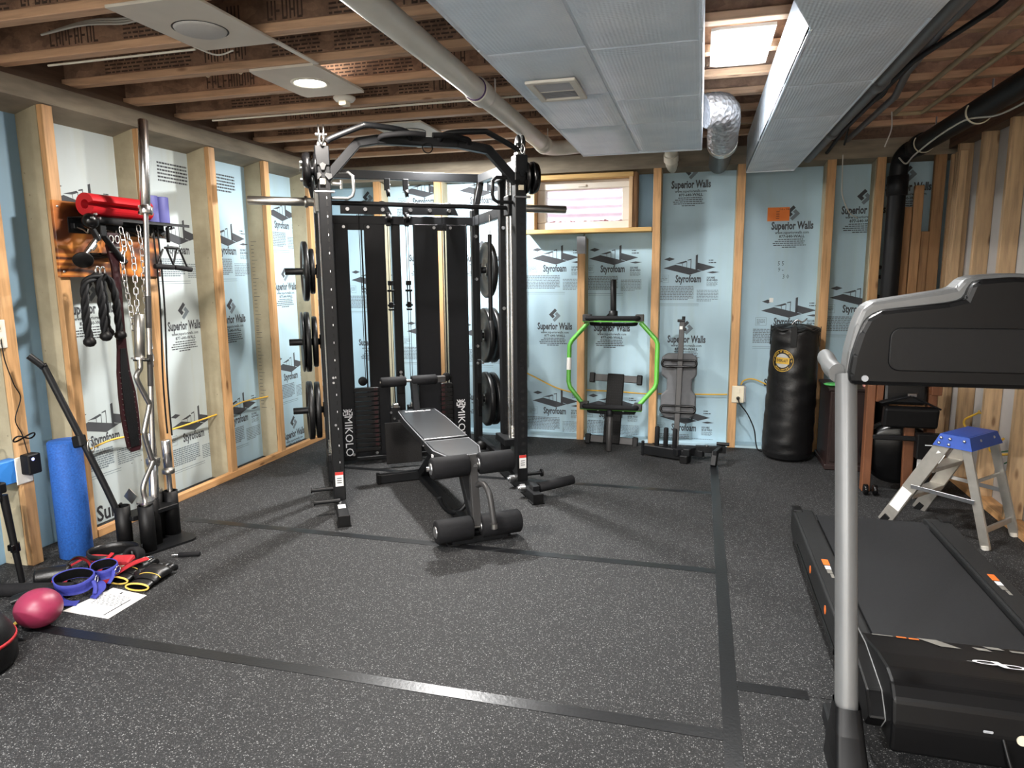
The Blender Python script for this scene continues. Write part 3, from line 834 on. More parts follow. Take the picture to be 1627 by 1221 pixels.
# weight stack covers with slots, stacks, numbers, logos
for s, (a, b, c, d) in ((-1, (-.50, -.387, -.27, -.118)), (1, (.10, .287, .355, .515))):
    cov = M()
    for (p, q) in ((a, b), (c, d)): cov.box((p, VR - .045, .05), (q, VR - .03, 1.815), None, .002)
    cov.box((b - .01, VR - .04, 1.77), (c + .01, VR - .031, 1.815))
    cov.box((b - .01, VR - .04, .05), (c + .01, VR - .031, .085))
    cv = cov.put('stack_cover', 'shroud', rack)
    for p, q in ((a, -1), (d, 1)):
        M().bar((p - q * .006, VR - .03, .05), (p - q * .006, VR - .03, 1.815), .012, .05, .002, (0, 1, 0)).put('cover_edge', 'shroud', cv)
    for k in range(14):
        z = .09 + k * .036
        w_ = M().box((b - .012, VR - .075, z), (c + .058 if s < 0 else c + .012, VR - .03, z + .031), None, .003).put('stack_plate', 'plate_rubber', rack)
        if k > 0:
            xx = c + .033 if s < 0 else b + .004
            M().text(str(5 + 5 * (14 - k)), T(xx, VR - .0756, z + .0155) @ RX(90), .028, .0012, 1., res=1).put('stack_number', 'red_num', w_)
    M().cyl((c - .02, VR - .05, .5), (c - .02, VR - .05, 1.78), .006, n=10).put('stack_guide_rod', 'black_metal', rack)
    M().cyl((c - .035, VR - .05, .62), (c - .035, VR - .05, 1.90), .0025, n=6).put('stack_cable', 'cable', rack)
    M().lathe([(.008, -.012), (.03, -.012), (.034, -.008), (.026, 0), (.034, .008), (.03, .012), (.008, .012)], ((b + c) / 2, VR - .07, .64), (0, 1, 0), 20).put('lower_pulley', 'black_plastic', rack)
    for bu, bz in ((b - .03, 1.792), (c + .03, 1.792), (b - .03, .068), (c + .03, .068)):
        M().cyl((bu, VR - .044, bz), (bu, VR - .056, bz), .011, n=10).put('bolt', 'zinc', cv)
    # logo on the cover
    lx = a + .05 if s < 0 else d - .075
    lm = T(lx, VR - .0462, .245 if s < 0 else .265) @ RX(90) @ RZ(-90)
    m = M()
    m.text('MIKOLO', lm @ T(.03, 0, 0), .083, .0, 1.02)
    m.base = lm @ T(-.155, 0, 0)
    for q in (-1, 1):
        m.poly([(.005, q * .010, 0), (.024, q * .010, 0), (.024, q * .036, 0), (-.004, q * .036, 0), (-.004, q * .029, 0), (.017, q * .029, 0), (.017, q * .016, 0), (.005, q * .016, 0)])
        m.poly([(-.026, q * .008, 0), (-.002, q * .008, 0), (-.002, q * .022, 0), (-.026, q * .034, 0), (-.026, q * .026, 0), (-.010, q * .018, 0), (-.010, q * .0145, 0), (-.026, q * .0145, 0)])
    m.box((-.022, -.004, 0), (.02, .004, .0004))
    m.put('cover_logo', 'white_ink', cv)
    # pulley bracket over the cover
    u0, u1 = (-.435, -.08) if s < 0 else (.02, .43)
    bk = M().prism([(u0, 1.885), (u1 + .02, 1.885), (u1 - .02, 1.968), (u0, 1.968)], .006, T(0, VR - .05, 0) @ RX(90)).put('pulley_bracket', 'shroud', rack)
    for f in (.14, .5, .86):
        px_ = u0 + (u1 - u0) * f
        M().lathe([(.01, -.014), (.04, -.014), (.044, -.01), (.034, 0), (.044, .01), (.04, .014), (.01, .014)], (px_, VR - .03, 1.94), (0, 1, 0), 22).put('pulley_wheel', 'black_plastic', bk)
        M().cyl((px_, VR - .055, 1.918), (px_, VR - .080, 1.918), .014, n=10).put('bolt', 'zinc', bk)
# cable trolleys each side of the centre post
for u in (-.088, .05):
    for du in (-.008, .008): M().cyl((u + du, VR - .04, .45), (u + du, VR - .04, 1.86), .0022, n=6).put('pulley_cable', 'cable', rack)
    t = M().box((u - .018, VR - .06, 1.36), (u + .018, VR - .02, 1.395), None, .003).box((u - .02, VR - .06, 1.17), (u + .02, VR - .02, 1.185), None, .003).box((u - .012, VR - .05, 1.31), (u - .006, VR - .03, 1.36)).box((u + .006, VR - .05, 1.31), (u + .012, VR - .03, 1.36)).cyl((u - .026, VR - .045, 1.32), (u + .026, VR - .045, 1.32), .008, n=10).cyl((u - .026, VR - .045, 1.21), (u + .026, VR - .045, 1.21), .008, n=10).box((u - .016, VR - .055, 1.19), (u + .016, VR - .025, 1.235), None, .003).put('cable_trolley', 'black_plastic', rack)
    for du in (-.012, .012): M().box((u + du - .003, VR - .05, 1.23), (u + du + .003, VR - .035, 1.32)).put('side_link', 'black_plastic', t)
    # top hanging pulleys on the upper beam
    hp = M().box((u - .02, VR - .06, 2.06), (u + .02, VR - .03, 2.145), None, .003).put('hanging_pulley', 'black_metal', rack)
    M().lathe([(.006, -.01), (.03, -.01), (.024, 0), (.03, .01), (.006, .01)], (u + .004, VR - .06, 2.04), (1, 0, .15), 18).put('pulley_wheel', 'black_plastic', hp)
    M().cyl((u - .018, VR - .05, 2.10), (u + .026, VR - .05, 2.10), .007, n=8).put('bolt', 'zinc', hp)
    # pulleys on the middle beam
    mp = M().box((u - .016, VR - .06, 1.80), (u + .016, VR - .03, 1.90), None, .003).put('beam_pulley', 'black_metal', rack)
    M().lathe([(.006, -.01), (.036, -.01), (.028, 0), (.036, .01), (.006, .01)], (u, VR - .065, 1.86), (1, 0, 0), 18).put('pulley_wheel', 'black_plastic', mp)
    M().cyl((u - .024, VR - .062, 1.862), (u + .024, VR - .062, 1.862), .009, n=8).put('bolt', 'zinc', mp)
    # low row carriage
    lc = M().box((u - .04, VR - .10, .30), (u + .035, VR - .02, .43), None, .004).put('low_pulley_housing', 'black_metal', rack)
    for (du, dz) in ((-.04, .39), (.028, .39), (-.015, .34), (.02, .32)): M().cyl((u + du, VR - .10, dz), (u + du, VR - .112, dz), .009, n=8).put('bolt', 'zinc', lc)
    M().box((u - .02, VR - .11, .425), (u + .02, VR - .05, .455), None, .003).put('pulley_yoke', 'steel', lc)
    M().tube([(u - .004, VR - .085, .64), (u - .002, VR - .085, .45)], .004, 6).put('trolley_strut', 'cable', lc)
m = M(); m.box((-.055, VR - .03, .52), (-.005, VR - .012, .70), None, .003); sb = m.put('selector_plate', 'black_plastic', rack)
for z in (.69, .66): M().cyl((-.03, VR - .03, z), (-.03, VR - .036, z), .012, n=12).put('white_dot', 'zinc', sb)
# row foot plate
fp = M().box((-.20, 0, 0), (.07, .008, .31), T(0, .80, .035) @ RX(-10), .003).put('row_foot_plate', 'grip_tape', rack)
for (dx, dz) in ((-.10, .23), (-.035, .15)): M().cyl((dx, .83 + dz * .17, .035 + dz), (dx, .812 + dz * .17, .035 + dz), .011, n=8).put('bolt', 'zinc', fp)
M().bar((-.40, VR - .10, .045), (.30, VR - .10, .045), .03, .03).put('floor_bar', 'black_metal', rack)
# pull-up bar
pu = M()
pts = [(-.60, 0, 1.97), (-.395, -.0, 2.20), (-.28, 0, 2.222), (.20, 0, 2.222), (.395, 0, 2.195), (.60, 0, 1.985)]
for a, b in zip(pts[:-1], pts[1:]): pu.bar(a, b, .052, .055, .004, (0, 1, 0), .008)
pu = pu.put('pull_up_beam', 'black_metal', rack)
for s in (-1, 1):
    P_ = [(s * .57, -.05, 2.19), (s * .54, -.06, 2.21), (s * .38, -.09, 2.275), (s * .34, -.10, 2.282), (s * .17, -.09, 2.270), (s * .10, -.06, 2.255), (s * .09, -.02, 2.235)]
    M().tube(smooth_path(P_, 5), .0165, 14).put('pull_up_grip', 'black_metal', pu)
    M().tube(smooth_path([(s * .27, 0, 2.22), (s * .25, -.07, 2.235), (s * .12, -.14, 2.24), (s * .02, -.15, 2.235)], 5), .016, 12).put('inner_grip', 'foam_black', pu)
M().tube([(.012 + .03 * math.cos(R(a)), -.03, 2.185 + .03 * math.sin(R(a))) for a in range(0, 360, 20)], .0035, 6, True).put('hanging_ring', 'cable', pu)
# upright heads: top pulleys, discs, handles
for s in (-1, 1):
    x = s * .60
    hd = M().box((x - .04, -.045, 2.06), (x + .04, .05, 2.17), None, .004).put('head_bracket', 'black_metal', rack)
    M().box((x - .026, -.036, 2.13), (x + .026, .03, 2.19), None, .003).put('clevis', 'steel', hd)
    for d in (-.014, .014):
        M().lathe([(.006, -.004), (.055, -.004), (.057, 0), (.055, .004), (.006, .004)], (x + d, -.01, 2.235), (1, 0, 0), 24).put('top_pulley_cheek', 'chrome' if s < 0 else 'black_metal', hd)
    M().cyl((x - .032, -.01, 2.235), (x + .032, -.01, 2.235), .009, n=10).put('bolt', 'zinc', hd)
    M().tube(smooth_path([(x - .0, -.06, 2.17), (x + .01, -.075, 2.20), (x + .0, -.06, 2.23), (x - .012, -.055, 2.20)], 5, True), .0055, 6, True).put('carabiner', 'chrome', hd)
    # swivel disc on the outer side
    d0 = s * .635
    dc = M().lathe([(.0, 0), (.098, 0), (.100, .006), (.098, .012), (.03, .016), (.03, .03), (.098, .036), (.102, .05), (.092, .075), (.05, .08), (0, .08)], (d0, 0, 2.035), (s, 0, 0), 32).put('swivel_disc', 'black_gloss', rack)
    for a in (20, 140, 260):
        M().cyl((d0 + s * .078, .055 * math.cos(R(a)), 2.035 + .055 * math.sin(R(a))), (d0 + s * .09, .055 * math.cos(R(a)), 2.035 + .055 * math.sin(R(a))), .010, n=10).put('bolt', 'zinc', dc)
    M().tube([(d0 + s * .09, .015 * math.cos(R(a)) - .01, 2.05 + .022 * math.sin(R(a))) for a in range(0, 360, 30)], .005, 6, True).put('pull_pin_ring', 'steel', dc)
    face = M()
    for k in range(3):
        a = k * 120
        face.prism([(.02, -.01), (.06, -.025), (.075, 0), (.06, .025), (.02, .01)], .003, T(x + s * 0.0, -.046, 2.02) @ RX(90) @ RZ(a + 90) @ SC(.75, .75, 1))
    face.put('ribbed_cover', 'black_gloss' if s > 0 else 'chrome', dc)
    M().box((x - .02, -.05, 1.955), (x + .01, -.037, 1.985)).put('sticker', 'ivory', dc)
    M().cyl((x - .05, -.03, 1.915), (x + .06, -.03, 1.915), .008, n=10).put('bolt', 'zinc', dc)
# smith bar: shaft, sleeves, collars, hooks
bar = M().cyl((-.70, .24, 1.882), (.64, .24, 1.872), .0145, n=16).put('smith_bar', 'black_metal', rack)
M().cyl((-1.03, .24, 1.885), (-.645, .24, 1.882), .0255, n=24, chamfer=.003).put('bar_sleeve', 'steel', bar)
M().cyl((.645, .24, 1.872), (1.01, .24, 1.868), .0255, n=24, chamfer=.003).put('bar_sleeve', 'steel', bar)
M().cyl((-.705, .24, 1.8825), (-.685, .24, 1.8825), .035, n=24, chamfer=.003).put('sleeve_collar', 'steel', bar)
for s in (-1, 1):
    M().box((s * .616 - .032, .20, 1.82), (s * .616 + .032, .30, 1.95), None, .006).put('linear_bearing', 'black_metal' if s > 0 else 'steel', bar)
    hx = s * .56 
    loop = [(hx, .14, 1.86), (hx - s * .02, .14, 2.045), (hx - s * .10, .14, 2.05), (hx - s * .125, .14, 2.03), (hx - s * .13, .14, 1.90), (hx - s * .105, .14, 1.875)]
    loop = [(s * .555, .02, 2.035), (s * .455, .02, 2.035), (s * .43, .02, 2.015), (s * .425, .02, 1.93), (s * .435, .02, 1.90), (s * .46, .02, 1.885), (s * .56, .02, 1.885)]
    M().tube(loop, .0095 if s < 0 else .011, 10).put('hook_handle', 'silver_paint' if s < 0 else 'black_metal', bar)
    if s < 0: M().cyl((-.555, .0, 1.965), (-.50, .0, 1.962), .011, n=12).cyl((-.50, .0, 1.935), (-.50, .0, 1.985), .009, n=12).put('pull_pin', 'steel', bar)
# foot accessories
for v, u1 in ((.16, -.76), (-.10, -.75)):
    p = M().cyl((-.60, v, .085), (u1, v, .085), .0125, n=14).put('band_peg', 'black_metal', rack)
    M().cyl((u1 + .004, v, .085), (u1 - .004, v, .085), .018, n=14).put('peg_cap', 'black_plastic', p)
fr = M().cyl((.64, -.22, .07), (.90, -.17, .085), .032, n=24, chamfer=.004).put('foot_roller', 'foam_black', rack)
M().cyl((.60, -.235, .067), (.645, -.22, .07), .012, n=12).put('roller_axle', 'zinc', fr)
M().box((.585, -.27, .05), (.63, -.19, .10), None, .004).put('roller_bracket', 'black_metal', fr)
p = M().cyl((.62, .0, .10), (.74, .0, .10), .0125, n=14).put('band_peg', 'black_metal', rack)
M().cyl((.736, .0, .10), (.748, .0, .10), .026, n=16).put('peg_cap', 'black_plastic', p)
for v in (-.16, .06): M().cyl((.53, v, .06), (.565, v, .06), .026, n=6).cyl((.515, v, .06), (.53, v, .06), .014, n=10).put('bolt', 'zinc', rack)
for v in (-.05, .05): M().cyl((-.60, v - .05, .066), (-.60, v - .05, .075), .012, n=6).put('bolt', 'zinc', rack)
for z in (1.95, 1.855, 1.73, 1.40, .87, .44): M().cyl((.59, VR - .03, z), (.59, VR - .042, z), .012, n=8).put('bolt', 'zinc', rack)
for z in (1.55, 1.0): M().cyl((.60, .37, z + .2), (.60, .36, z + .2), .012, n=8).put('bolt', 'zinc', rack)
for z in (.83, .80, .54): M().cyl((-.60, -.036, z), (-.60, -.044, z), .007, n=8).put('bolt', 'zinc', up)
# lat cable on the right
for u, v in ((.50, .75), (.54, .78)): M().cyl((u, v, .2), (u, v, 2.1), .0025, n=6).put('pulley_cable', 'cable', rack)
lp = M().lathe([(.008, -.012), (.045, -.012), (.035, 0), (.045, .012), (.008, .012)], (.52, .76, .12), (.3, 1, 0), 20).put('floor_pulley', 'black_plastic', rack)
M().box((.50, .70, .0), (.60, .82, .10), None, .004).put('pulley_base', 'black_metal', lp)
yk = M().box((.505, .74, .66), (.535, .78, .80), None, .004).put('lat_pulley_yoke', 'black_metal', rack)
for du in (-.02, .02): M().cyl((.52 + du, .735, .775), (.52 + du, .72, .775), .009, n=8).put('bolt', 'zinc', yk)
M().box((.505, .75, .36), (.535, .77, .62), None, .003).put('lat_strap', 'black_gloss', rack)
sc_ = M().cyl((.575, .62, 1.1), (.575, .62, 1.72), .016, n=14).put('spare_attachment', 'black_metal', rack)
M().cyl((.575, .62, 1.72), (.575, .62, 1.86), .005, n=8).put('attachment_hook', 'chrome', sc_)

# weight horns and plates
for s in (-1, 1):
    for z in (1.47, .95, .43):
        h = M().cyl((s * UR, VR, z), (s * .845, VR, z), .025, n=20, chamfer=.003).put('weight_horn', 'black_metal', rack)
        M().box((s * .622 - .004, VR - .05, z - .05), (s * .622 + .004, VR + .05, z + .05), None, .002).put('horn_flange', 'black_metal', h)
def plate(u, z, r, th, label, tilt=0., grp=None):
    s = 1 if u > 0 else -1
    mx = RK @ T(u, VR, z - .0) @ RY(90 * s) @ RX(tilt)
    t = thing('weight_plate', label, 'weight plate', mx, grp)
    h = th / 2
    prof = [(.0268, -h * .8), (.05, -h * .8), (.055, -h * .35), (r * .80, -h * .35), (r * .86, -h), (r - .006, -h), (r, -h + .006), (r, h - .006), (r - .006, h), (r * .86, h), (r * .80, h * .35), (.055, h * .35), (.05, h * .8), (.0268, h * .8)]
    m_ = M(); m_.lathe(prof + [prof[0]], n=44, caps=False)
    m_.put('plate_body', 'plate_rubber', t)
    M().lathe([(.0262, -h * .85), (.034, -h * .85), (.034, h * .85), (.0262, h * .85), (.0262, -h * .85)], n=24, caps=False).put('hub_ring', 'steel', t)
G = 'weight plates on the rack horns'
plate(-.705, 1.47 - .0, .218, .036, 'large black weight plate on the upper left horn, outer one', 3, G)
plate(-.655, 1.47 - .0, .165, .034, 'smaller black weight plate on the upper left horn, against the rack', 0, G)
plate(-.748, .95, .225, .014, 'thin large black weight plate, outermost on the middle left horn', 2, G)
plate(-.713, .95, .225, .036, 'thick black weight plate, middle of three on the middle left horn', 1, G)
plate(-.660, .95, .190, .034, 'smaller black weight plate, innermost on the middle left horn', 0, G)
plate(-.720, .43, .222, .040, 'large black weight plate on the lowest left horn, outer one', 2, G)
plate(-.665, .43, .215, .038, 'large black weight plate on the lowest left horn, inner one', 0, G)
plate(.690, 1.47, .222, .040, 'large black weight plate alone on the upper right horn', -2, G)
plate(.665, .95, .222, .038, 'large black weight plate on the middle right horn, nearer the rack', 0, G)
plate(.722, .95, .222, .038, 'large black weight plate on the middle right horn, farther from the rack', -2, G)
plate(.665, .43, .222, .038, 'large black weight plate on the lowest right horn, nearer the rack', 0, G)
plate(.722, .43, .215, .038, 'large black weight plate on the lowest right horn, farther from the rack', -2, G)

# ================================================================== BENCH
BK = RK @ T(.03, 0, 0) @ RZ(4.2)
bench = thing('weight_bench', 'black padded weight bench with foam leg rollers standing inside the rack', 'bench', BK)
def pad(poly, z, th, n, mx=None):
    bm_ = M().prism(poly, th, (mx or I4) @ T(0, 0, z), .012).put(n, 'vinyl', bench)
    return bm_
TL = RX(-4.0)
SEATM = T(0, -.21, .425) @ RX(2.5); BACKM = T(0, -.20, .43) @ RX(3.6)
sp = M().prism([(-.145, 0), (.145, 0), (.145, -.20), (.10, -.35), (-.10, -.35), (-.145, -.20)], .055, SEATM @ T(0, 0, -.04), .014).put('seat_pad', 'vinyl', bench)
bp = M().prism([(-.145, .012), (.145, .012), (.148, .5), (.135, .74), (.10, .76), (-.10, .76), (-.135, .74), (-.148, .5)], .055, BACKM @ T(0, 0, -.04), .014).put('back_pad', 'vinyl', bench)
def rim(poly, z, mx, par, ins=.004):
    pts = [mx @ Vector((x * (1 - ins / .14), y, z)) for x, y in poly]
    M().tube(pts, .0035, 6, True).put('piping', 'stitch', par)
for z in (.010, .0135 - .04): 
    rim([(-.145, -.004), (.145, -.004), (.145, -.20), (.10, -.347), (-.10, -.347), (-.145, -.20)], z, SEATM, sp)
    rim([(-.145, .016), (.145, .016), (.148, .5), (.135, .735), (.10, .755), (-.10, .755), (-.135, .735), (-.148, .5)], z, BACKM, bp)
M().text('MIKOLO', BACKM @ T(.0, .69, .0158), .036, .001, 1.35).put('pad_logo', 'white_ink', bp)
M().bar((0, -.58, .34), (0, .34, .37), .055, .06).put('main_beam', 'black_metal', bench)
M().box((-.10, -.50, .355), (.10, -.12, .385), None, .004).put('seat_plate', 'black_metal', bench)
M().box((-.10, -.14, .375), (.10, .48, .40), BACKM @ T(0, .2, -.455), .004).put('back_plate', 'black_metal', bench)
M().bar((0, -.52, .35), (.0, -.76, .05), .055, .06).put('front_leg', 'black_metal', bench)
M().bar((0, -.05, .35), (0, .42, .05), .055, .06).put('rear_leg', 'black_metal', bench)
ff = M().bar((-.16, -.80, .022), (.16, -.80, .022), .05, .035).put('front_foot', 'black_metal', bench)
rf = M().bar((-.30, .47, .035), (.30, .47, .035), .06, .06).put('rear_foot', 'black_metal', bench)
for s in (-1, 1):
    M().box((s * .30 - .012, .437, 0), (s * .30 + .012, .503, .07), None, .004).put('foot_cap', 'black_plastic', rf)
    M().box((s * .155 - .03, -.83, 0), (s * .155 + .03, -.77, .012), None, .003).put('foot_cap', 'black_plastic', ff)
M().bar((0, -.78, .03), (0, .47, .03), .05, .04).put('floor_beam', 'black_metal', bench)
# leg developer
lv = M().bar((.005, -.68, .455), (-.018, -.81, .09), .045, .035, .003, (0, 1, 0)).put('leg_developer_arm', 'grey_metal', bench)
M().cyl((.012, -.705, .395), (.012, -.72, .395), .013, n=10).put('bolt', 'zinc', lv)
M().tube(smooth_path([(.01, -.75, .30), (.03, -.80, .315), (.04, -.86, .27), (.045, -.90, .15), (.047, -.905, .115)], 6), .016, 14).put('leg_developer_handle', 'grey_metal', bench)
M().cyl((.047, -.905, .125), (.047, -.906, .10), .018, n=14).put('handle_end', 'steel', bench)
for (y, z, u0, u1, u2, u3, r_) in ((-.70, .405, -.235, -.025, .035, .235, .060), (-.80, .085, -.245, -.045, .005, .235, .064)):
    for a, b in ((u0, u1 if y > -.75 else u1 - .0), (u2, u3)):
        fo = M().lathe([(.014, 0), (r_ - .008, 0), (r_, .008), (r_, abs(b - a) - .008), (r_ - .008, abs(b - a)), (.014, abs(b - a))], (a, y, z), (1, 0, 0), 32).put('foam_roller', 'foam_black', bench)
        M().lathe([(.0, -.006), (.03, -.005), (.034, .001), (.0, .002)], (a, y, z), (1, 0, 0), 20).put('roller_cap', 'zinc', fo)
    M().cyl((u0 - .004, y, z), (u3 + .004, y, z), .012, n=12).put('roller_axle', 'steel', bench)
M().cyl((-.245, -.70, .405), (-.258, -.70, .405), .013, n=10).put('axle_nut', 'zinc', bench)
# head end: pair of foam rollers on a post
M().bar((.0, .50, .40), (.0, .60, .69), .045, .045).put('roller_post', 'black_metal', bench)
for a, b in ((-.235, -.055), (-.015, .17)):
    M().lathe([(.012, 0), (.030, 0), (.036, .006), (.036, abs(b - a) - .006), (.030, abs(b - a)), (.012, abs(b - a))], (a, .60, .69), (1, 0, 0), 28).put('foam_roller', 'foam_black', bench)
M().cyl((-.24, .60, .69), (.18, .60, .69), .010, n=12).put('roller_axle', 'steel', bench)
M().box((.172, .575, .665), (.235, .625, .712), None, .004).put('end_block', 'grey_metal', bench)
M().box((-.150, -.43, .345), (-.145, -.40, .405)).put('side_tag', 'white_ink', bench)
M().tube([(.0 - .02 + .10 * math.cos(R(a)), -.42, .20 + .16 * math.sin(R(a))) for a in range(200, 345, 12)], .014, 10).put('curved_brace', 'black_metal', bench)

# ================================================================== THINGS AGAINST THE BACK WALL
# --- hex bar leaning on the wall
hx = thing('hex_bar', 'lime green hex deadlift bar with black sleeves leaning on the back wall', 'hex bar', T(-.68, 5.48, 0))
O_ = Vector((-.68, 5.48, 0))
def rel(*p): return [tuple(Vector(q) - O_) for q in p]
M().tube(rel((-.887, 5.687, 1.033), (-1.02, 5.656, .885), (-1.037, 5.648, .846), (-1.036, 5.60, .55), (-1.02, 5.582, .505), (-.875, 5.547, .333)), .0185, 16).put('side_frame', 'green', hx)
M().tube(rel((-.46, 5.687, 1.037), (-.335, 5.663, .905), (-.319, 5.655, .87), (-.317, 5.592, .56), (-.33, 5.583, .52), (-.475, 5.55, .349)), .0185, 16).put('side_frame', 'green', hx)
M().tube(rel((-1.0362, 5.63, .745), (-1.0362, 5.613, .645)), .0192, 16).put('grip_sticker', 'paper', hx)
for (z, y, x0, x1, ax) in ((1.045, 5.69, -.93, -.435, 1), (.337, 5.547, -.925, -.425, -1)):
    cp = M().box((x0 + .68, y - 5.48 - .03, z - .006), (x1 + .68, y - 5.48 + .05, z + .006), None, .002).put('cross_plate', 'green', hx)
    M().box((x0 + .68, y - 5.48 - .045, z + .004), (x0 + .745, y - 5.48 + .045, z + .058), None, .004).put('plate_lug', 'grey_metal', cp)
    M().box((x1 + .615, y - 5.48 - .045, z + .004), (x1 + .68, y - 5.48 + .045, z + .058), None, .004).put('plate_lug', 'grey_metal', cp)
    zz = z + .03
    xa, xb = x0 + .68 + .045, x1 + .68 - .045
    M().tube(smooth_path([(xa, y - 5.48 - .02, zz), (xa + .03, y - 5.48 - .075, zz), (xb - .03, y - 5.48 - .075, zz), (xb, y - 5.48 - .02, zz)], 6), .020, 14).put('grip', 'foam_black', hx)
    M().tube(smooth_path([(xa + .02, y - 5.48 + .05, zz - .04), (xa + .05, y - 5.48 + .01, zz - .055), (xb - .05, y - 5.48 + .01, zz - .055), (xb - .02, y - 5.48 + .05, zz - .04)], 6), .015, 12).put('inner_grip', 'foam_black', hx)
    for f in (.25, .5, .75): M().cyl((xa + (xb - xa) * f, y - 5.48 - .02, z - .012), (xa + (xb - xa) * f, y - 5.48 - .02, z + .02), .008, n=8).put('bolt', 'zinc', cp)
M().cyl((-.012, .276, 1.382), (-.004, .226, 1.12), .0245, n=22, chamfer=.003).put('sleeve', 'black_metal', hx)
M().cyl((-.004, .228, 1.13), (-.002, .218, 1.07), .036, n=22, chamfer=.004).bar((-.03, .215, 1.07), (.03, .215, 1.07), .05, .05).put('sleeve_collar', 'black_metal', hx)
M().cyl((0, .004, .002), (-.002, .055, .285), .0245, n=22, chamfer=.003).put('sleeve', 'grey_metal', hx)
M().cyl((-.002, .055, .28), (-.002, .068, .34), .036, n=22, chamfer=.004).put('sleeve_collar', 'black_metal', hx)

# --- step board with tread top standing on end behind the hex bar
sbm = T(-.69, 5.705, .0) @ RX(-11.3) @ RY(2.0)
st = thing('sit_up_board', 'narrow black grip-topped board on two cross feet leaning behind the hex bar', 'exercise board', sbm)
M().box((-.07, .0, .01), (.07, .035, .605), None, .006).put('tread_plank', 'grip_tape', st)
for z, nm in ((.565, 'a'), (.04, 'b')):
    fb = M().box((-.20, .012, z - .03), (.20, .055, z + .03), None, .004).put('cross_foot', 'grey_metal', st)
    for s in (-1, 1): M().box((s * .20 - .022, -.01, z - .045), (s * .20 + .022, .06, z + .04), None, .006).put('rubber_end', 'black_plastic', fb)
m = M()
for i in range(7):
    for k in range(26): m.cyl((-.056 + i * .0187, 0, .03 + k * .022), (-.056 + i * .0187, -.0015, .03 + k * .022), .0035, n=5)
o = m.put('tread_studs', 'black_plastic', st); o['kind'] = 'stuff'

# --- grey padded chest board on a post
gm = T(-.14, 5.60, .0) @ RX(-8.5)
gp = thing('chest_pad_board', 'grey notched pad on a grey post with two black loop handles, leaning on the wall', 'exercise board', gm)
poly = [(-.10, .80), (.09, .80), (.135, .77), (.135, .62), (.10, .585), (.10, .50), (.135, .46), (.135, .31), (.09, .27), (-.10, .27), (-.145, .31), (-.145, .46), (-.10, .50), (-.10, .585), (-.145, .62), (-.145, .77)]
M().prism(poly, .045, RX(90) @ T(0, 0, -.045), .012).put('notched_pad', 'grey_pad', gp)
M().bar((.008, -.02, 1.06), (-.012, -.02, .04), .042, .03, .003, (0, 1, 0)).put('post', 'grey_metal', gp)
for z in (.715, .345):
    M().tube([(x, -.03 - .0, z + y) for x, y in rrect(.27, .052, .022, 4, -.006, 0)], .010, 10, True).put('loop_handle', 'black_gloss', gp)
M().box((-.03, -.045, 1.05), (.03, .0, 1.07), None, .003).cyl((.018, -.02, 1.05), (.018, -.02, 1.095), .013, n=12).cyl((.03, -.04, .99), (.03, .0, .99), .014, n=10).put('top_clamp', 'black_metal', gp)
M().box((-.012, -.0372, .99), (.012, -.0357, 1.015)).put('white_sticker', 'paper', gp)
M().box((-.028, -.0372, .075), (-.004, -.0357, .105)).put('white_sticker', 'paper', gp)
M().box((-.06, -.07, .0), (.04, .03, .05), None, .004).put('post_foot', 'black_metal', gp)

# --- black dumbbell/vertical peg base
pb = thing('peg_rack', 'low black steel base with three upright padded pegs on the floor by the grey pad', 'storage rack', T(-.17, 5.33, 0) @ RZ(-22))
M().bar((-.25, .02, .05), (.13, .02, .05), .05, .075).put('front_rail', 'black_metal', pb)
M().bar((-.22, .13, .05), (.20, .13, .05), .05, .05).put('back_rail', 'black_metal', pb)
M().bar((-.21, .0, .05), (-.21, .15, .05), .05, .05).put('end_rail', 'black_metal', pb)
M().bar((.03, -.02, .07), (.16, .20, .07), .06, .05).put('diagonal_rail', 'black_metal', pb)
M().bar((.12, -.02, .06), (.12, .02, .06), .05, .09).put('front_leg', 'black_metal', pb)
M().box((.085, -.06, 0), (.145, .02, .06), None, .004).put('foot', 'black_plastic', pb)
M().bar((-.25, .0, .0), (-.25, .0, .12), .02, .02).put('end_stub', 'black_metal', pb)
for x in (-.16, -.085, -.01):
    M().cyl((x, .06, .05), (x + .003, .06, .235), .0185, n=16, chamfer=.006).put('padded_peg', 'foam_black', pb)
M().bar((.14, .12, .085), (.34, .22, .085), .045, .05).put('arm', 'black_metal', pb)
M().bar((.31, .20, .10), (.33, .02, .10), .03, .035).put('arm_end', 'black_metal', pb)
M().cyl((.27, .21, .125), (.36, .24, .125), .014, n=12).put('arm_pin', 'black_metal', pb)
M().bar((.32, .06, .10), (.325, .01, .0), .04, .05).put('arm_foot', 'black_metal', pb)
M().cyl((.22, .14, .112), (.22, .14, .122), .012, n=8).put('bolt', 'zinc', pb)

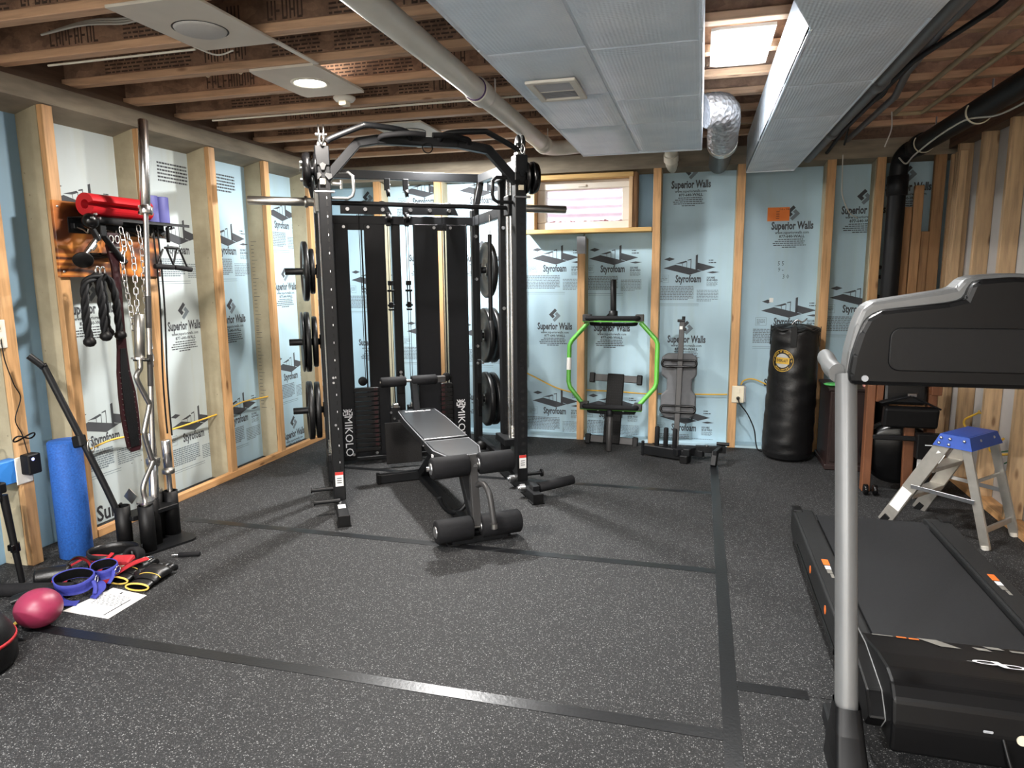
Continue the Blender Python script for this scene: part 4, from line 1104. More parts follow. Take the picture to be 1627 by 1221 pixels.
# --- outlet, plug and cord on the back wall
ou = thing('wall_outlet', 'ivory electrical outlet on the back wall stud left of the punching bag', 'outlet', T(.325, YB, .45))
M().box((-.05, -.012, -.07), (.045, 0, .07), None, .004).put('cover_plate', 'ivory', ou)
for z in (-.03, .03): M().box((-.017, -.0145, z - .018), (.012, -.012, z + .018), None, .003).put('socket', 'ivory', ou)
M().box((.0, .0, -.065), (.06, .09, .065), None, .004).put('back_box', 'grey_box', ou)
cd = M().tube(smooth_path([(.322, YB - .05, .42), (.34, YB - .07, .38), (.40, YB - .06, .30), (.455, YB - .07, .18), (.475, YB - .07, .06), (.50, YB - .08, .008), (.58, YB - .06, .006)], 6), .005, 8).put('electrical_cable', 'cable')
cd['label'] = 'black power cord plugged in the ivory outlet and running behind the bag'; cd['category'] = 'cord'
M().cyl((.325, YB - .0145, .42), (.322, YB - .055, .42), .015, .009, 12).put('plug', 'black_plastic', cd)

# --- orange tag and small papers
o = M().box((.50, YBF - .003, 1.835), (.665, YBF - .0005, 1.942)).put('paper_tag', 'orange_tag'); o['label'] = 'orange card tag pinned over the logo on the back wall foam'; o['category'] = 'tag'
m = M(); m.text('3 8 x 108', WB @ T(.625, 1.925, .0036), .022, 0, .9, res=1)
for k in range(4): m.box((.565, YBF - .0035, 1.905 - k * .017), (.59, YBF - .003, 1.909 - k * .017))
m.put('tag_writing', 'ink', o)
o = M().box((.545, YBF - .004, 1.19), (.575, YBF - .0005, 1.225)).put('paper_tag', 'paper'); o['label'] = 'tiny white tag on the foam above the punching bag'; o['category'] = 'tag'

# --- yellow cables clipped along the walls
def cable(pts, r, mt, label, n=6):
    o = M().tube(smooth_path(pts, n), r, 8).put('electrical_cable', mt); o['label'] = label; o['category'] = 'cable'; return o
cable([(-1.54, 5.965, .57), (-1.46, 5.955, .547), (-1.23, 5.95, .441), (-1.06, 5.95, .395), (-1.01, 5.945, .40)], .006, 'romex', 'yellow cable sagging across the foam behind the rack right of the post')
cable([(-.94, 5.955, .42), (-.7, 5.97, .415), (-.46, 5.96, .406), (-.395, 5.955, .41)], .006, 'romex', 'yellow cable crossing the foam behind the hex bar')
cable([(-.32, 5.955, .41), (-.01, 5.96, .416), (.15, 5.96, .42), (.245, 5.955, .425)], .006, 'romex', 'yellow cable crossing the foam behind the grey pad board')
cable([(.345, 5.93, .50), (.37, 5.95, .545), (.44, 5.965, .56), (.535, 5.96, .526), (.70, 5.965, .45), (.89, 5.955, .43)], .006, 'romex', 'yellow cable looping from the ivory outlet to the punching bag')
cable([(.965, 5.955, .42), (1.1, 5.965, .42), (1.23, 5.955, .42)], .006, 'romex', 'yellow cable on the foam right of the punching bag')
cable([(-3.30, 2.95, .47), (-3.31, 3.06, .48), (-3.33, 3.24, .49), (-3.30, 3.50, .47)], .006, 'romex', 'yellow cable crossing the left wall foam behind the bar stand')
cable([(-3.30, 3.57, .455), (-3.31, 3.73, .452), (-3.32, 3.95, .455), (-3.30, 4.125, .468)], .006, 'romex', 'yellow cable crossing the left wall foam right of the bar stand')
cable([(-3.30, 4.185, .472), (-3.31, 4.39, .50), (-3.31, 4.58, .495), (-3.30, 4.735, .49)], .006, 'romex', 'yellow cable crossing the left wall foam nearest the rack')

# --- punching bag
bgm = T(.688, 5.615, 0) @ RY(1.2)
bag = thing('punching_bag', 'black leather punching bag with round gold emblem standing by the back wall', 'punching bag', bgm)
def bagfn(u, v):
    prof = [(0, .0), (.13, .004), (.172, .02), (.184, .06), (.186, .14), (.183, .3), (.180, .45), (.178, .6), (.174, .72), (.172, .85), (.170, .95), (.168, 1.0), (.155, 1.02), (.10, 1.035), (0, 1.04)]
    x = v * (len(prof) - 1); i = min(int(x), len(prof) - 2); f = x - i
    r = prof[i][0] * (1 - f) + prof[i + 1][0] * f; z = prof[i][1] * (1 - f) + prof[i + 1][1] * f
    a = 2 * PI * u
    if .06 < z < 1.0:
        r += .0018 * math.sin(z * 47 + 2.1 * math.sin(a * 2)) * (1 + .8 * math.sin(a * 3 + z * 9)) + .0012 * math.sin(z * 91 + a * 3)
    if z > .98: r *= 1 + .03 * math.sin(a * 9); z += .006 * math.sin(a * 9)
    return (r * math.cos(a), r * math.sin(a), z)
M().grid(bagfn, 56, 84, True, True).put('bag_body', 'leather', bag)
for k in range(4):
    a = -100 + 90 * k
    M().box((-.022, -.0, -.12), (.022, .005, .03), RZ(a + 90) @ T(0, -.178, 1.0), .002).put('hanging_strap', 'black_plastic', bag)
M().tube([(.168 * math.cos(R(a)), .168 * math.sin(R(a)), 1.005 + .008 * math.sin(R(a * 9))) for a in range(0, 360, 6)], .010, 8, True).put('top_rim', 'leather', bag)
M().tube(smooth_path([(-.03, -.02, 1.04), (0, -.03, 1.075), (.04, -.03, 1.06), (.07, -.02, 1.085), (.03, -.01, 1.05)], 5), .005, 8).put('hanging_ring', 'chrome', bag)
def wrap(m_, r_, a0, zc):
    m_.v = [((r_ + z) * math.cos(a0 + x / r_), (r_ + z) * math.sin(a0 + x / r_), zc + y) for x, y, z in m_.v]
    return m_
A0, ZC, RR = R(-90 - 33), .775, .1775
def ring(r0, r1, n=40):
    m_ = M()
    for k in range(n):
        a, b = 2 * PI * k / n, 2 * PI * (k + 1) / n
        m_.poly([(r0 * math.cos(a), r0 * math.sin(a), 0), (r1 * math.cos(a), r1 * math.sin(a), 0), (r1 * math.cos(b), r1 * math.sin(b), 0), (r0 * math.cos(b), r0 * math.sin(b), 0)])
    return m_
def arctext(m_, s, rad, a_mid, da, size, flip=False):
    for i, ch in enumerate(s):
        a = a_mid + (i - (len(s) - 1) / 2) * da * (1 if flip else -1)
        m_.text(ch, T(rad * math.cos(a), rad * math.sin(a), 0) @ RZ(math.degrees(a) + (90 if flip else -90)), size, .0006, .8, res=1)
m = ring(.079, .083); arctext(m, 'CHOICE OF CHAMPIONS', .068, PI / 2, .135, .018); arctext(m, 'WORLDWIDE', .068, -PI / 2, .19, .018, True)
for s in (-1, 1): m.text('1' if s < 0 else '0', T(s * .068, 0, .0), .026, .001, .8, res=1)
wrap(m, RR + .001, A0, ZC).put('gold_lettering', 'tan_mark', bag)
m = ring(.0, .053); wrap(m, RR + .0008, A0, ZC).put('emblem_disc', 'silver_mark', bag)
m = M()
for i in range(12): m.poly([(-.052 + i * .0088, -.024, 0), (-.0432 + i * .0088, -.024, 0), (-.0432 + i * .0088, .024, 0), (-.052 + i * .0088, .024, 0)])
wrap(m, RR + .0014, A0, ZC).put('emblem_plaque', 'tan_mark', bag)
m = M(); m.text('EVERLAST', I4, .028, .0008, .70); wrap(m, RR + .0020, A0, ZC).put('emblem_name', 'ink', bag)

# --- white pvc stub out of the back wall
ps = thing('pipe_stub', 'white plastic pipe elbow high on the back wall behind the wide duct', 'pipe', T(-.25, 5.62, 2.34))
M().tube(smooth_path([(0, -.25, .05), (0, -.1, .045), (0, 0, .02), (.0, .05, -.03), (0, .16, -.05), (0, .37, -.05)], 6), .048, 18).put('bent_pipe', 'pvc', ps)
M().cyl((0, .02, -.005), (0, .06, -.045), .056, n=20).put('coupling', 'pvc', ps)

# ================================================================== LEFT WALL: HANGING BOARD AND ATTACHMENTS
bd = thing('wall_board', 'torched plywood board with a black shelf screwed to the left wall studs', 'wall shelf', T(XL, 3.21, 1.63))
M().box((.001, -.345, -.19), (.020, .35, .20), None, .002).put('plywood_board', 'board_burnt', bd)
M().box((.02, -.27, .115), (.17, .45, .121), None, .002).box((.02, -.27, .04), (.026, .40, .115)).box((.165, -.27, .105), (.17, .45, .121)).put('metal_shelf', 'black_metal', bd)
for y, z in ((-.32, .17), (.33, .17), (-.32, -.16), (.33, -.16)): M().lathe([(.007, 0), (.005, .004), (0, .005)], (.020, y, z), (1, 0, 0), 10).put('screw', 'zinc', bd)
hb = M().box((.02, -.26, .06), (.05, .38, .09), None, .003).put('hook_rail', 'black_metal', bd)
for y in (-.24, -.13, -.06, .01, .10, .20, .30):
    M().tube(smooth_path([(.04, y, .07), (.085, y, .055), (.11, y, .04), (.12, y, .06)], 4), .004, 8).put('hook', 'steel', hb)
M().box((.02, -.20, -.085), (.055, .02, -.06), None, .003).put('lower_rail', 'black_metal', bd)
for y in (-.17, -.12, -.07, -.02):
    M().cyl((.04, y, -.075), (.11, y, -.07), .008, n=10).put('hook', 'black_metal', bd)
M().box((.0015, -.30, -.62), (.006, .19, -.19)).put('back_mirror', 'steel', bd) if False else None
XW = XL
def cpad(y0, y1, x, z, r, mt, label, ang):
    n = 26; ri = r * .42
    poly = []
    a0, a1 = R(ang + 16), R(ang + 344)
    for i in range(n + 1): a = a0 + (a1 - a0) * i / n; poly.append((r * math.cos(a), r * math.sin(a)))
    for i in range(n + 1): a = a1 + (a0 - a1) * i / n; poly.append((ri * math.cos(a), ri * math.sin(a)))
    o = M().prism(poly, y1 - y0, T(x, y1, z) @ RX(90)).put('bar_pad', mt)
    o['label'] = label; o['category'] = 'foam pad'; return o
cpad(2.95, 3.36, -3.075, 1.812, .058, 'red_foam', 'red foam bar pad lying on the black wall shelf', 0)
for y, nm in ((3.415, 'left'), (3.50, 'right')):
    o = M().lathe([(.010, 0), (.040, 0), (.041, .004), (.041, .146), (.040, .15), (.010, .15)], n=24).put('foam_pad', 'lilac_foam', None, T(-3.09, y, 1.752))
    o['label'] = 'slate blue foam roll on the wall shelf, %s of the two' % nm; o['category'] = 'foam pad'
# --- triceps v-bar with round end discs
XA = -3.06
vb = thing('v_bar_handle', 'black V-shaped cable handle with round end discs hanging from the wall board', 'cable handle', T(XA, 3.0, 1.67))
M().cyl((0, .02, .0), (0, -.115, -.135), .014, n=14).cyl((0, -.03, -.06), (0, -.06, -.09), .017, n=14).put('left_arm', 'chrome', vb).name = 'arm'
M().cyl((0, .02, .0), (0, .15, -.145), .016, n=14).put('arm', 'black_plastic', vb)
M().lathe([(0, 0), (.045, .001), (.048, .006), (.045, .012), (0, .014)], (.01, -.118, -.14), (.55, -.5, -.55), 28).put('end_disc', 'black_plastic', vb)
M().lathe([(0, 0), (.02, .001), (.02, .012), (0, .014)], (0, .15, -.145), (0, .7, -.7), 20).put('end_disc', 'black_plastic', vb)
M().box((-.02, .0, -.02), (.02, .04, .04), None, .004).put('swivel_plate', 'black_metal', vb)
# --- round-knob grip bar
kb = thing('grip_bar', 'short black bar with a round knob resting under the red pad', 'cable handle', T(-3.05, 2.96, 1.73))
M().cyl((0, .03, 0), (0, .19, .0), .016, n=14, chamfer=.003).put('bar_body', 'foam_black', kb)
M().sphere((0, -.01, -.005), .042, 18, 12).put('round_knob', 'black_gloss', kb)
for a in (0, 90, 180): M().cyl((.03, -.01 + .022 * math.cos(R(a)), .01 + .02 * math.sin(R(a))), (.045, -.01 + .022 * math.cos(R(a)), .01 + .02 * math.sin(R(a))), .006, n=8).put('bolt', 'zinc', kb)
M().bar((0, -.01, -.03), (0, .03, -.10), .03, .02).put('mount_arm', 'black_metal', kb)
# --- triceps ropes
def twisted(pts, r, strands=3, tw=34.):
    m_ = M(); L = 0; acc = [0]
    for a, b in zip(pts[:-1], pts[1:]): L += (Vector(b) - Vector(a)).length; acc.append(L)
    for s in range(strands):
        q = []
        for i, p in enumerate(pts):
            t = (Vector(pts[min(i + 1, len(pts) - 1)]) - Vector(pts[max(i - 1, 0)])).normalized()
            x = t.cross(Vector((1, 0, .01))).normalized(); y = t.cross(x)
            a = acc[i] * tw + 2 * PI * s / strands
            q.append(Vector(p) + x * (r * .52 * math.cos(a)) + y * (r * .52 * math.sin(a)))
        m_.tube(q, r * .60, 8)
    return m_
def rope(y0, ya, za, yb, zb, x, label):
    t = thing('triceps_rope', label, 'cable rope', T(x, y0, 1.46))
    top = .0
    for (ye, ze) in ((ya, za), (yb, zb)):
        p = smooth_path([(0, 0, -.01), (0, (ye - y0) * .75, -.05), (.01, ye - y0 - (ye - y0) * .05, -.13), (.01, ye - y0, (ze - 1.46) * .7), (.012, ye - y0 + .004, ze - 1.46)], 12)
        twisted(p, .019).put('rope_strand', 'rope', t)
        M().lathe([(0, -.022), (.018, -.018), (.03, -.004), (.03, .012), (.022, .024), (.016, .032), (0, .034)], (.012, ye - y0 + .004, ze - 1.46), (0, 0, 1), 18).put('rope_stopper', 'black_plastic', t)
    M().tube([(0, .014 * math.cos(R(a)), .012 + .022 * math.sin(R(a))) for a in range(0, 360, 24)], .005, 8, True).put('carabiner', 'chrome', t)
    M().cyl((0, -.02, -.012), (0, .02, -.012), .012, n=12).put('rope_clamp', 'black_metal', t)
rope(2.955, 2.845, 1.105, 2.95, 1.125, -3.04, 'black twisted triceps rope, left of the two on the wall board')
rope(3.015, 2.995, 1.14, 3.075, 1.12, -3.07, 'black twisted triceps rope, right of the two on the wall board')
# --- maroon leather belt
mb = thing('lifting_belt', 'long maroon leather lifting belt hanging from the wall board', 'belt', T(-3.08, 3.12, 1.67))
path = [(3.105, 1.675, .075), (3.10, 1.60, .085), (3.105, 1.50, .05), (3.105, 1.35, .048), (3.10, 1.20, .052), (3.095, 1.05, .06), (3.09, .92, .085), (3.10, .80, .115), (3.105, .68, .12), (3.11, .58, .11), (3.115, .49, .095), (3.12, .462, .06)]
def stripm(path, th):
    m_ = M(); n = len(path)
    vs = []
    for y, z, wd in path:
        for sx, sy in ((0, -1), (0, 1), (1, 1), (1, -1)): vs.append((sx * th, y - 3.12 + sy * wd / 2, z - 1.67))
    fs = []
    for i in range(n - 1):
        for k in range(4): k2 = (k + 1) % 4; fs.append((i * 4 + k, (i + 1) * 4 + k, (i + 1) * 4 + k2, i * 4 + k2))
    fs += [(0, 1, 2, 3), ((n - 1) * 4 + 3, (n - 1) * 4 + 2, (n - 1) * 4 + 1, (n - 1) * 4)]
    return m_.add(vs, fs)
stripm(path, .012).put('belt_strap', 'maroon', mb)
stripm([(y, z, wd * .62) for y, z, wd in path[5:-1]], .016).put('inner_lining', 'leather', mb)
m = M()
for y, z, wd in path[6:-1]:
    for q in range(4):
        for s in (-1, 1): m.cyl((.012, y - 3.12 + s * wd * .36, z - 1.67 - q * .03), (.0145, y - 3.12 + s * wd * .36, z - 1.67 - q * .03), .003, n=6)
o = m.put('rivets', 'steel', mb); o['kind'] = 'stuff'
bk = M()
for s in (-1, 1): bk.tube([(.016, s * .02 - .015 + .014 * math.cos(R(a)), -.03 + .02 * math.sin(R(a))) for a in range(0, 360, 30)], .0035, 6, True)
bk.box((.01, -.05, -.075), (.016, .025, -.068)).box((.01, -.05, -.10), (.016, .025, -.093)).put('buckle', 'steel', mb)
# --- chains
_lk = M().tube([(0, x, z) for x, z in rrect(.021, .042, .0104, 4)], .0032, 6, True).mesh('chain_link'); _lk.materials.append(MT['chrome'])
def chain(pts, label):
    t = thing('steel_chain', label, 'chain', T(*pts[0]))
    P_ = [Vector(p) - Vector(pts[0]) for p in smooth_path(pts, 10)]
    acc = 0; k = 0; d0 = 0.
    for a, b in zip(P_[:-1], P_[1:]):
        L = (b - a).length
        while d0 <= acc + L:
            p = a + (b - a) * ((d0 - acc) / L)
            q = Vector((0, 0, 1)).rotation_difference((b - a).normalized()).to_matrix().to_4x4()
            link('chain_link', _lk, t, T(*p) @ q @ RZ(90 * (k % 2) + 25)); k += 1; d0 += .0335
        acc += L
chain([(-3.07, 3.165, 1.69), (-3.06, 3.165, 1.60), (-3.05, 3.135, 1.54), (-3.05, 3.14, 1.40), (-3.04, 3.15, 1.25), (-3.03, 3.145, 1.15)], 'bright steel chain hanging on the wall board, left strand next to the belt')
chain([(-3.06, 3.20, 1.66), (-3.045, 3.205, 1.55), (-3.04, 3.20, 1.44), (-3.03, 3.185, 1.30), (-3.02, 3.175, 1.20)], 'bright steel chain hanging on the wall board, middle strand')
chain([(-3.08, 3.30, 1.71), (-3.07, 3.30, 1.55), (-3.07, 3.29, 1.38), (-3.07, 3.295, 1.2), (-3.07, 3.30, 1.02), (-3.07, 3.30, .92)], 'bright steel chain hanging beside the tall barbell, longest strand')
# --- triangular row handle
rh = thing('row_handle', 'black double-grip row handle hanging at the right end of the wall shelf', 'cable handle', T(-3.06, 3.50, 1.60))
M().tube(smooth_path([(0, .0, .13), (.01, .02, .135), (0, .03, .12)], 4), .005, 8).bar((0, .0, .13), (0, .0, .04), .022, .012).put('hanging_strap', 'black_plastic', rh)
M().lathe([(0, 0), (.05, .002), (.055, .008), (.05, .016), (0, .02)], (0, .02, .0), (0, 0, 1), 24, mx=SC(.5, 1, 1)).put('centre_plate', 'black_metal', rh)
for a, b, c in (((0, -.05, 0), (0, -.11, -.105), 0), ((0, -.02, 0), (0, .03, -.10), 0), ((0, .06, 0), (0, .02, -.10), 0), ((0, .085, 0), (0, .145, -.115), 0)):
    M().cyl(a, b, .006, n=10).put('frame_rod', 'black_metal', rh)
M().cyl((0, -.125, -.10), (0, .022, -.105), .015, n=14, chamfer=.004).put('grip', 'foam_black', rh)
M().cyl((0, .035, -.105), (0, .175, -.118), .015, n=14, chamfer=.004).put('grip', 'foam_black', rh)
# --- cords
for k, (dy, dz, nm) in enumerate(((0, 0, 'left'), (.035, .02, 'right'))):
    o = M().tube(smooth_path([(-3.10, 3.43 + dy, 1.73), (-3.09, 3.425 + dy, 1.45), (-3.10, 3.43 + dy, 1.2), (-3.10, 3.405 + dy, .85), (-3.10, 3.40 + dy, .62), (-3.09, 3.39 + dy, .50 - dz)], 6), .005, 8).put('hanging_cord', 'cable')
    o['label'] = 'thin black cord hanging from the wall shelf, %s of two' % nm; o['category'] = 'cord'

# ================================================================== BAR STAND
SX, SY = -2.83, 2.94
sd = thing('bar_stand', 'black upright bar holder with five tubes on the floor by the left wall', 'bar stand', T(SX, SY, 0))
M().prism(rrect(.28, .36, .05, 5), .012, RZ(-20)).put('base_plate', 'black_metal', sd)
tubes = {'a': (-.045, -.145), 'b': (.065, -.105), 'c': (.02, -.015), 'd': (-.045, .09), 'e': (.01, .135)}
for k, (x, y) in tubes.items():
    M().lathe([(.033, .25), (.033, 0), (.038, 0), (.038, .25), (.033, .25)], (x, y, .01), (0, 0, 1), 22, False).put('holder_tube', 'black_plastic', sd)
M().box((-.06, -.14, .18), (.06, .12, .205), RZ(-15), .004).put('tie_plate', 'black_metal', sd)
M().box((.10, -.115, .02), (.102, -.06, .06), RZ(-20)).put('stand_label', 'grey_box', sd)
def place(k, z=0.): return (SX + tubes[k][0], SY + tubes[k][1], z)
# --- tall barbell
p0 = Vector(place('c', .014)); p1 = Vector((-2.84, 3.14, 2.25)); dv = (p1 - p0).normalized(); L = (p1 - p0).length
bb = thing('barbell', 'tall chrome barbell standing upright in the bar stand', 'barbell', T(*p0) @ Vector((0, 0, 1)).rotation_difference(dv).to_matrix().to_4x4())
M().cyl((0, 0, 0), (0, 0, .43), .025, n=24, chamfer=.003).put('sleeve', 'chrome', bb)
M().cyl((0, 0, .43), (0, 0, .465), .036, n=24, chamfer=.003).put('collar', 'steel', bb)
M().cyl((0, 0, .46), (0, 0, L - .47), .014, n=18).put('shaft', 'chrome', bb)
for a, b in ((.85, 1.02), (1.16, 1.33)): M().cyl((0, 0, a), (0, 0, b), .0146, n=18).put('knurled_grip', 'grey_metal', bb)
M().cyl((0, 0, L - .49), (0, 0, L - .445), .036, n=24, chamfer=.003).put('collar', 'chrome', bb)
M().cyl((0, 0, L - .45), (0, 0, L), .025, n=24, chamfer=.003).put('sleeve', 'chrome', bb)
# --- ez curl bar
x0 = SX + tubes['b'][0]
ez = thing('curl_bar', 'zigzag chrome curl bar standing in the bar stand', 'curl bar', T(*place('b', .014)))
py = SY + tubes['b'][1]
pz = [(2.845, .02), (2.842, .26), (2.835, .36), (2.913, .47), (2.905, .50), (2.877, .62), (2.880, .66), (2.925, .77), (2.918, .80), (2.862, .915), (2.866, .95), (2.888, .975), (2.892, 1.03)]
M().tube(smooth_path([(0, y - py, z - .014) for y, z in pz], 5), .0135, 14).put('bent_shaft', 'steel', ez)
M().cyl((0, 2.892 - py, 1.016), (0, 2.915 - py, 1.235), .025, n=22, chamfer=.003).put('sleeve', 'steel', ez)
M().cyl((0, 2.890 - py, 1.004), (0, 2.892 - py, 1.014), .04, n=24).put('collar', 'chrome', ez)
M().cyl((0, 2.842 - py, .262), (0, 2.841 - py, .272), .045, n=24).put('collar', 'chrome', ez)
M().cyl((0, 0, .0), (0, 2.842 - py, .25), .025, n=20).put('sleeve', 'steel', ez)
M().cyl((-.05, 2.90 - py, 1.0), (.02, 2.94 - py, .995), .006, n=8).put('spring_clip', 'black_metal', ez)
# --- two short dumbbell handles
for k, nm, dz, xoff in (('e', 'right one', 0, 0), ('d', 'left one', .05, 0)):
    t = thing('dumbbell_handle', 'short chrome dumbbell handle standing in the bar stand, %s' % nm, 'dumbbell handle', T(*place(k, .014 + dz)))
    M().cyl((0, 0, 0), (0, 0, .17), .0245, n=20).put('sleeve', 'steel', t)
    M().cyl((0, 0, .245 - .06), (0, 0, .275 - .06), .034, n=22, chamfer=.003).put('collar', 'steel', t)
    M().lathe([(.024, .21), (.016, .235), (.014, .27), (.014, .345), (.018, .352)], n=18).put('handle_grip', 'chrome', t)
    M().cyl((0, 0, .345), (0, 0, .372), .034, n=22, chamfer=.003).put('collar', 'steel', t)
    M().cyl((0, 0, .37), (0, 0, .535), .0245, n=20, chamfer=.003).put('sleeve', 'chrome', t)
# --- black bent landmine bar leaning to the left
pl = place('a', .02)
lb = thing('landmine_bar', 'black bent bar leaning left out of the bar stand against the wall', 'bar', T(*pl))
M().tube(smooth_path([(0, 0, 0), (-.015, -.02, .22), (-.21, -.145, .93), (-.225, -.16, .985), (-.25, -.19, 1.03), (-.26, -.20, 1.045)], 5), .0165, 14).put('bent_tube', 'black_metal', lb)
M().box((-.026, -.024, -.03), (.026, .024, .03), T(-.13, -.09, .60) @ RX(-7) @ RY(-16), .006).put('clamp', 'black_plastic', lb)
M().tube([(-.09 + .0, -.065 + .018 * math.cos(R(a)), .57 + .035 * math.sin(R(a))) for a in range(0, 360, 24)], .0045, 8, True).put('carabiner', 'steel', lb)
M().box((-.03, -.0, -.03), (.03, .005, .03), T(.03, .03, .285) @ RY(40)).put('metal_tab', 'steel', lb)

# ================================================================== BLUE ROLLER, BALL, PILE ON THE FLOOR
fr_ = M().lathe([(.0, 0), (.072, 0), (.078, .006), (.078, .61), (.072, .617), (.0, .619)], n=40).put('foam_roller', 'blue_epp', None, T(-3.115, 2.715, .0))
fr_['label'] = 'tall blue bead-foam roller standing on end at the left wall'; fr_['category'] = 'foam roller'
o = M().sphere((0, 0, 0), .084, 40, 24, (1.05, 1.05, .94)).put('exercise_ball', 'ball', None, T(-2.615, 2.075, .0795)); o['label'] = 'magenta rubber ball on the floor in front of the straps'; o['category'] = 'ball'
tb = thing('storage_tub', 'black rounded tub with a red band at the left edge of the picture', 'tub', T(-2.580, 1.745, 0) @ SC(1.08, 1.08, 1.0))
M().lathe([(0, 0), (.135, 0), (.148, .02), (.150, .09), (.142, .13), (.118, .175), (.08, .205), (0, .215)], n=40).put('tub_body', 'black_plastic', tb)
M().lathe([(.1465, .098), (.151, .098), (.151, .11), (.1465, .11)], n=40, caps=False).put('red_band', 'strap_red', tb)
# printed sheet
pc = [(-2.636, 2.198), (-2.387, 2.192), (-2.394, 2.413), (-2.607, 2.439)]
c0 = Vector((-2.51, 2.31, 0))
o = M().prism([(x - c0.x, y - c0.y) for x, y in pc], .0012, T(0, 0, .0006)).put('instruction_sheet', 'paper', None, T(*c0)); o['label'] = 'white printed sheet lying on the floor beside the straps'; o['category'] = 'paper'
m = M(); rnd = random.Random(9)
for k in range(9):
    x = -.075
    while x < .06:
        wd = .006 + rnd.random() * .018; m.box((x, -.02 + k * .0105, .00185), (x + wd, -.0155 + k * .0105, .0020)); x += wd + .004
m.box((.075, -.10, .00185), (.083, .05, .0020)); m.box((-.02, .085, .00185), (-.008, .10, .002))
m.put('print_lines', 'ink', o)
# straps and cuffs
def band(cx, cy, rx, ry, h, z, rot, mt, mt2, label, tilt=0, ring=True, nm='ankle_strap'):
    t = thing(nm, label, 'strap', T(cx, cy, z) @ RZ(rot) @ RX(tilt))
    def mk(k, hh): return M().grid(lambda u, v: (((rx * k) * math.cos(2 * PI * u)) * (1 + .06 * math.sin(6 * PI * u)), (ry * k) * math.sin(2 * PI * u), (v - .5) * hh), 40, 3, True, True)
    a = mk(1., h)
    b = mk(.93, h)
    k = len(a.v)
    a.v += b.v; a.f += [tuple(reversed([i + k for i in f])) for f in b.f]; a.sm += b.sm
    n = 40
    for j0 in (0, 3):
        for i in range(n):
            i2 = (i + 1) % n
            a.f.append((j0 * n + i, j0 * n + i2, k + j0 * n + i2, k + j0 * n + i)); a.sm.append(False)
    a.put('webbing', mt, t)
    mk(.92, h * .92).put('lining', mt2, t)
    if ring:
        M().tube([(rx * 1.08, .02 * math.cos(R(q)), .016 * math.sin(R(q))) for q in range(0, 360, 30)], .0035, 6, True).put('steel_ring', 'chrome', t)
        M().tube(smooth_path([(rx * 1.0, -.02, .01), (rx * 1.15, -.05, -.005), (rx * 1.2, -.085, -.012)], 4), .009, 8, flat=.4).put('strap_tail', mt, t)
    return t
band(-2.725, 2.345, .085, .062, .055, .062, 30, 'strap_blue', 'black_plastic', 'blue ankle strap standing open behind the magenta ball', 18)
band(-2.685, 2.475, .062, .05, .05, .070, 10, 'strap_blue', 'black_plastic', 'smaller blue ankle strap behind, next to the red pouch', 14)
band(-2.835, 2.47, .055, .07, .05, .045, 60, 'black_plastic', 'strap_red', 'black and red neoprene cuff lying at the back left of the pile', 60)
def flat_strap(pts, wdt, mt, label, th=.004):
    P_ = smooth_path(pts, 8)
    m_ = M(); vs = []; n = len(P_)
    for i, p in enumerate(P_):
        t = (P_[min(i + 1, n - 1)] - P_[max(i - 1, 0)]).normalized(); s = t.cross(Vector((0, 0, 1))).normalized() * wdt / 2
        vs += [tuple(p - s), tuple(p + s), tuple(p + s + Vector((0, 0, th))), tuple(p - s + Vector((0, 0, th)))]
    fs = [(0, 1, 2, 3), ((n - 1) * 4 + 3, (n - 1) * 4 + 2, (n - 1) * 4 + 1, (n - 1) * 4)]
    for i in range(n - 1):
        for k in range(4): k2 = (k + 1) % 4; fs.append((i * 4 + k, (i + 1) * 4 + k, (i + 1) * 4 + k2, i * 4 + k2))
    o = m_.add(vs, fs).put('strap', mt); o['label'] = label; o['category'] = 'strap'
    return o
flat_strap([(-2.820, 2.33, .004), (-2.730, 2.26, .012), (-2.670, 2.25, .006), (-2.630, 2.27, .003)], .045, 'strap_blue', 'flat blue strap end lying on the floor beside the printed sheet')
flat_strap([(-2.700, 2.40, .02), (-2.645, 2.40, .04), (-2.600, 2.37, .03), (-2.600, 2.32, .006)], .035, 'strap_blue', 'blue strap tail draped over the edge of the printed sheet')
flat_strap([(-2.960, 2.54, .03), (-2.900, 2.60, .06), (-2.820, 2.64, .05), (-2.760, 2.58, .08)], .022, 'strap_red', 'thin red strap loop at the foot of the blue roller')
flat_strap([(-2.760, 2.60, .09), (-2.760, 2.54, .06), (-2.750, 2.50, .03)], .02, 'strap_red', 'short red strap end in the middle of the pile')
flat_strap([(-2.570, 2.62, .075), (-2.600, 2.56, .07), (-2.645, 2.50, .04), (-2.660, 2.44, .02)], .04, 'strap_red', 'red strap running under the black gloves')
flat_strap([(-2.800, 2.30, .02), (-2.830, 2.36, .035), (-2.880, 2.40, .03)], .06, 'strap_red', 'broad red strap tongue at the left of the pile')
o = M().box((-.05, -.035, 0), (.05, .035, .05), RZ(18) @ RX(10), .012).put('pouch', 'strap_red', None, T(-2.70, 2.60, .028)); o['label'] = 'red pouch leaning behind the blue straps'; o['category'] = 'pouch'
M().box((-.03, -.037, .02), (.03, -.034, .03), RZ(18) @ RX(10)).put('pouch_print', 'ivory', o)
o = M().lathe([(0, 0), (.04, 0), (.043, .01), (.043, .13), (.04, .14), (0, .14)], (-.07, -.04, .043), (.8, .6, 0), 20).put('roll', 'leather', None, T(-2.90, 2.40, .002)); o['label'] = 'black glossy rolled wrap at the back left of the pile'; o['category'] = 'wrap'
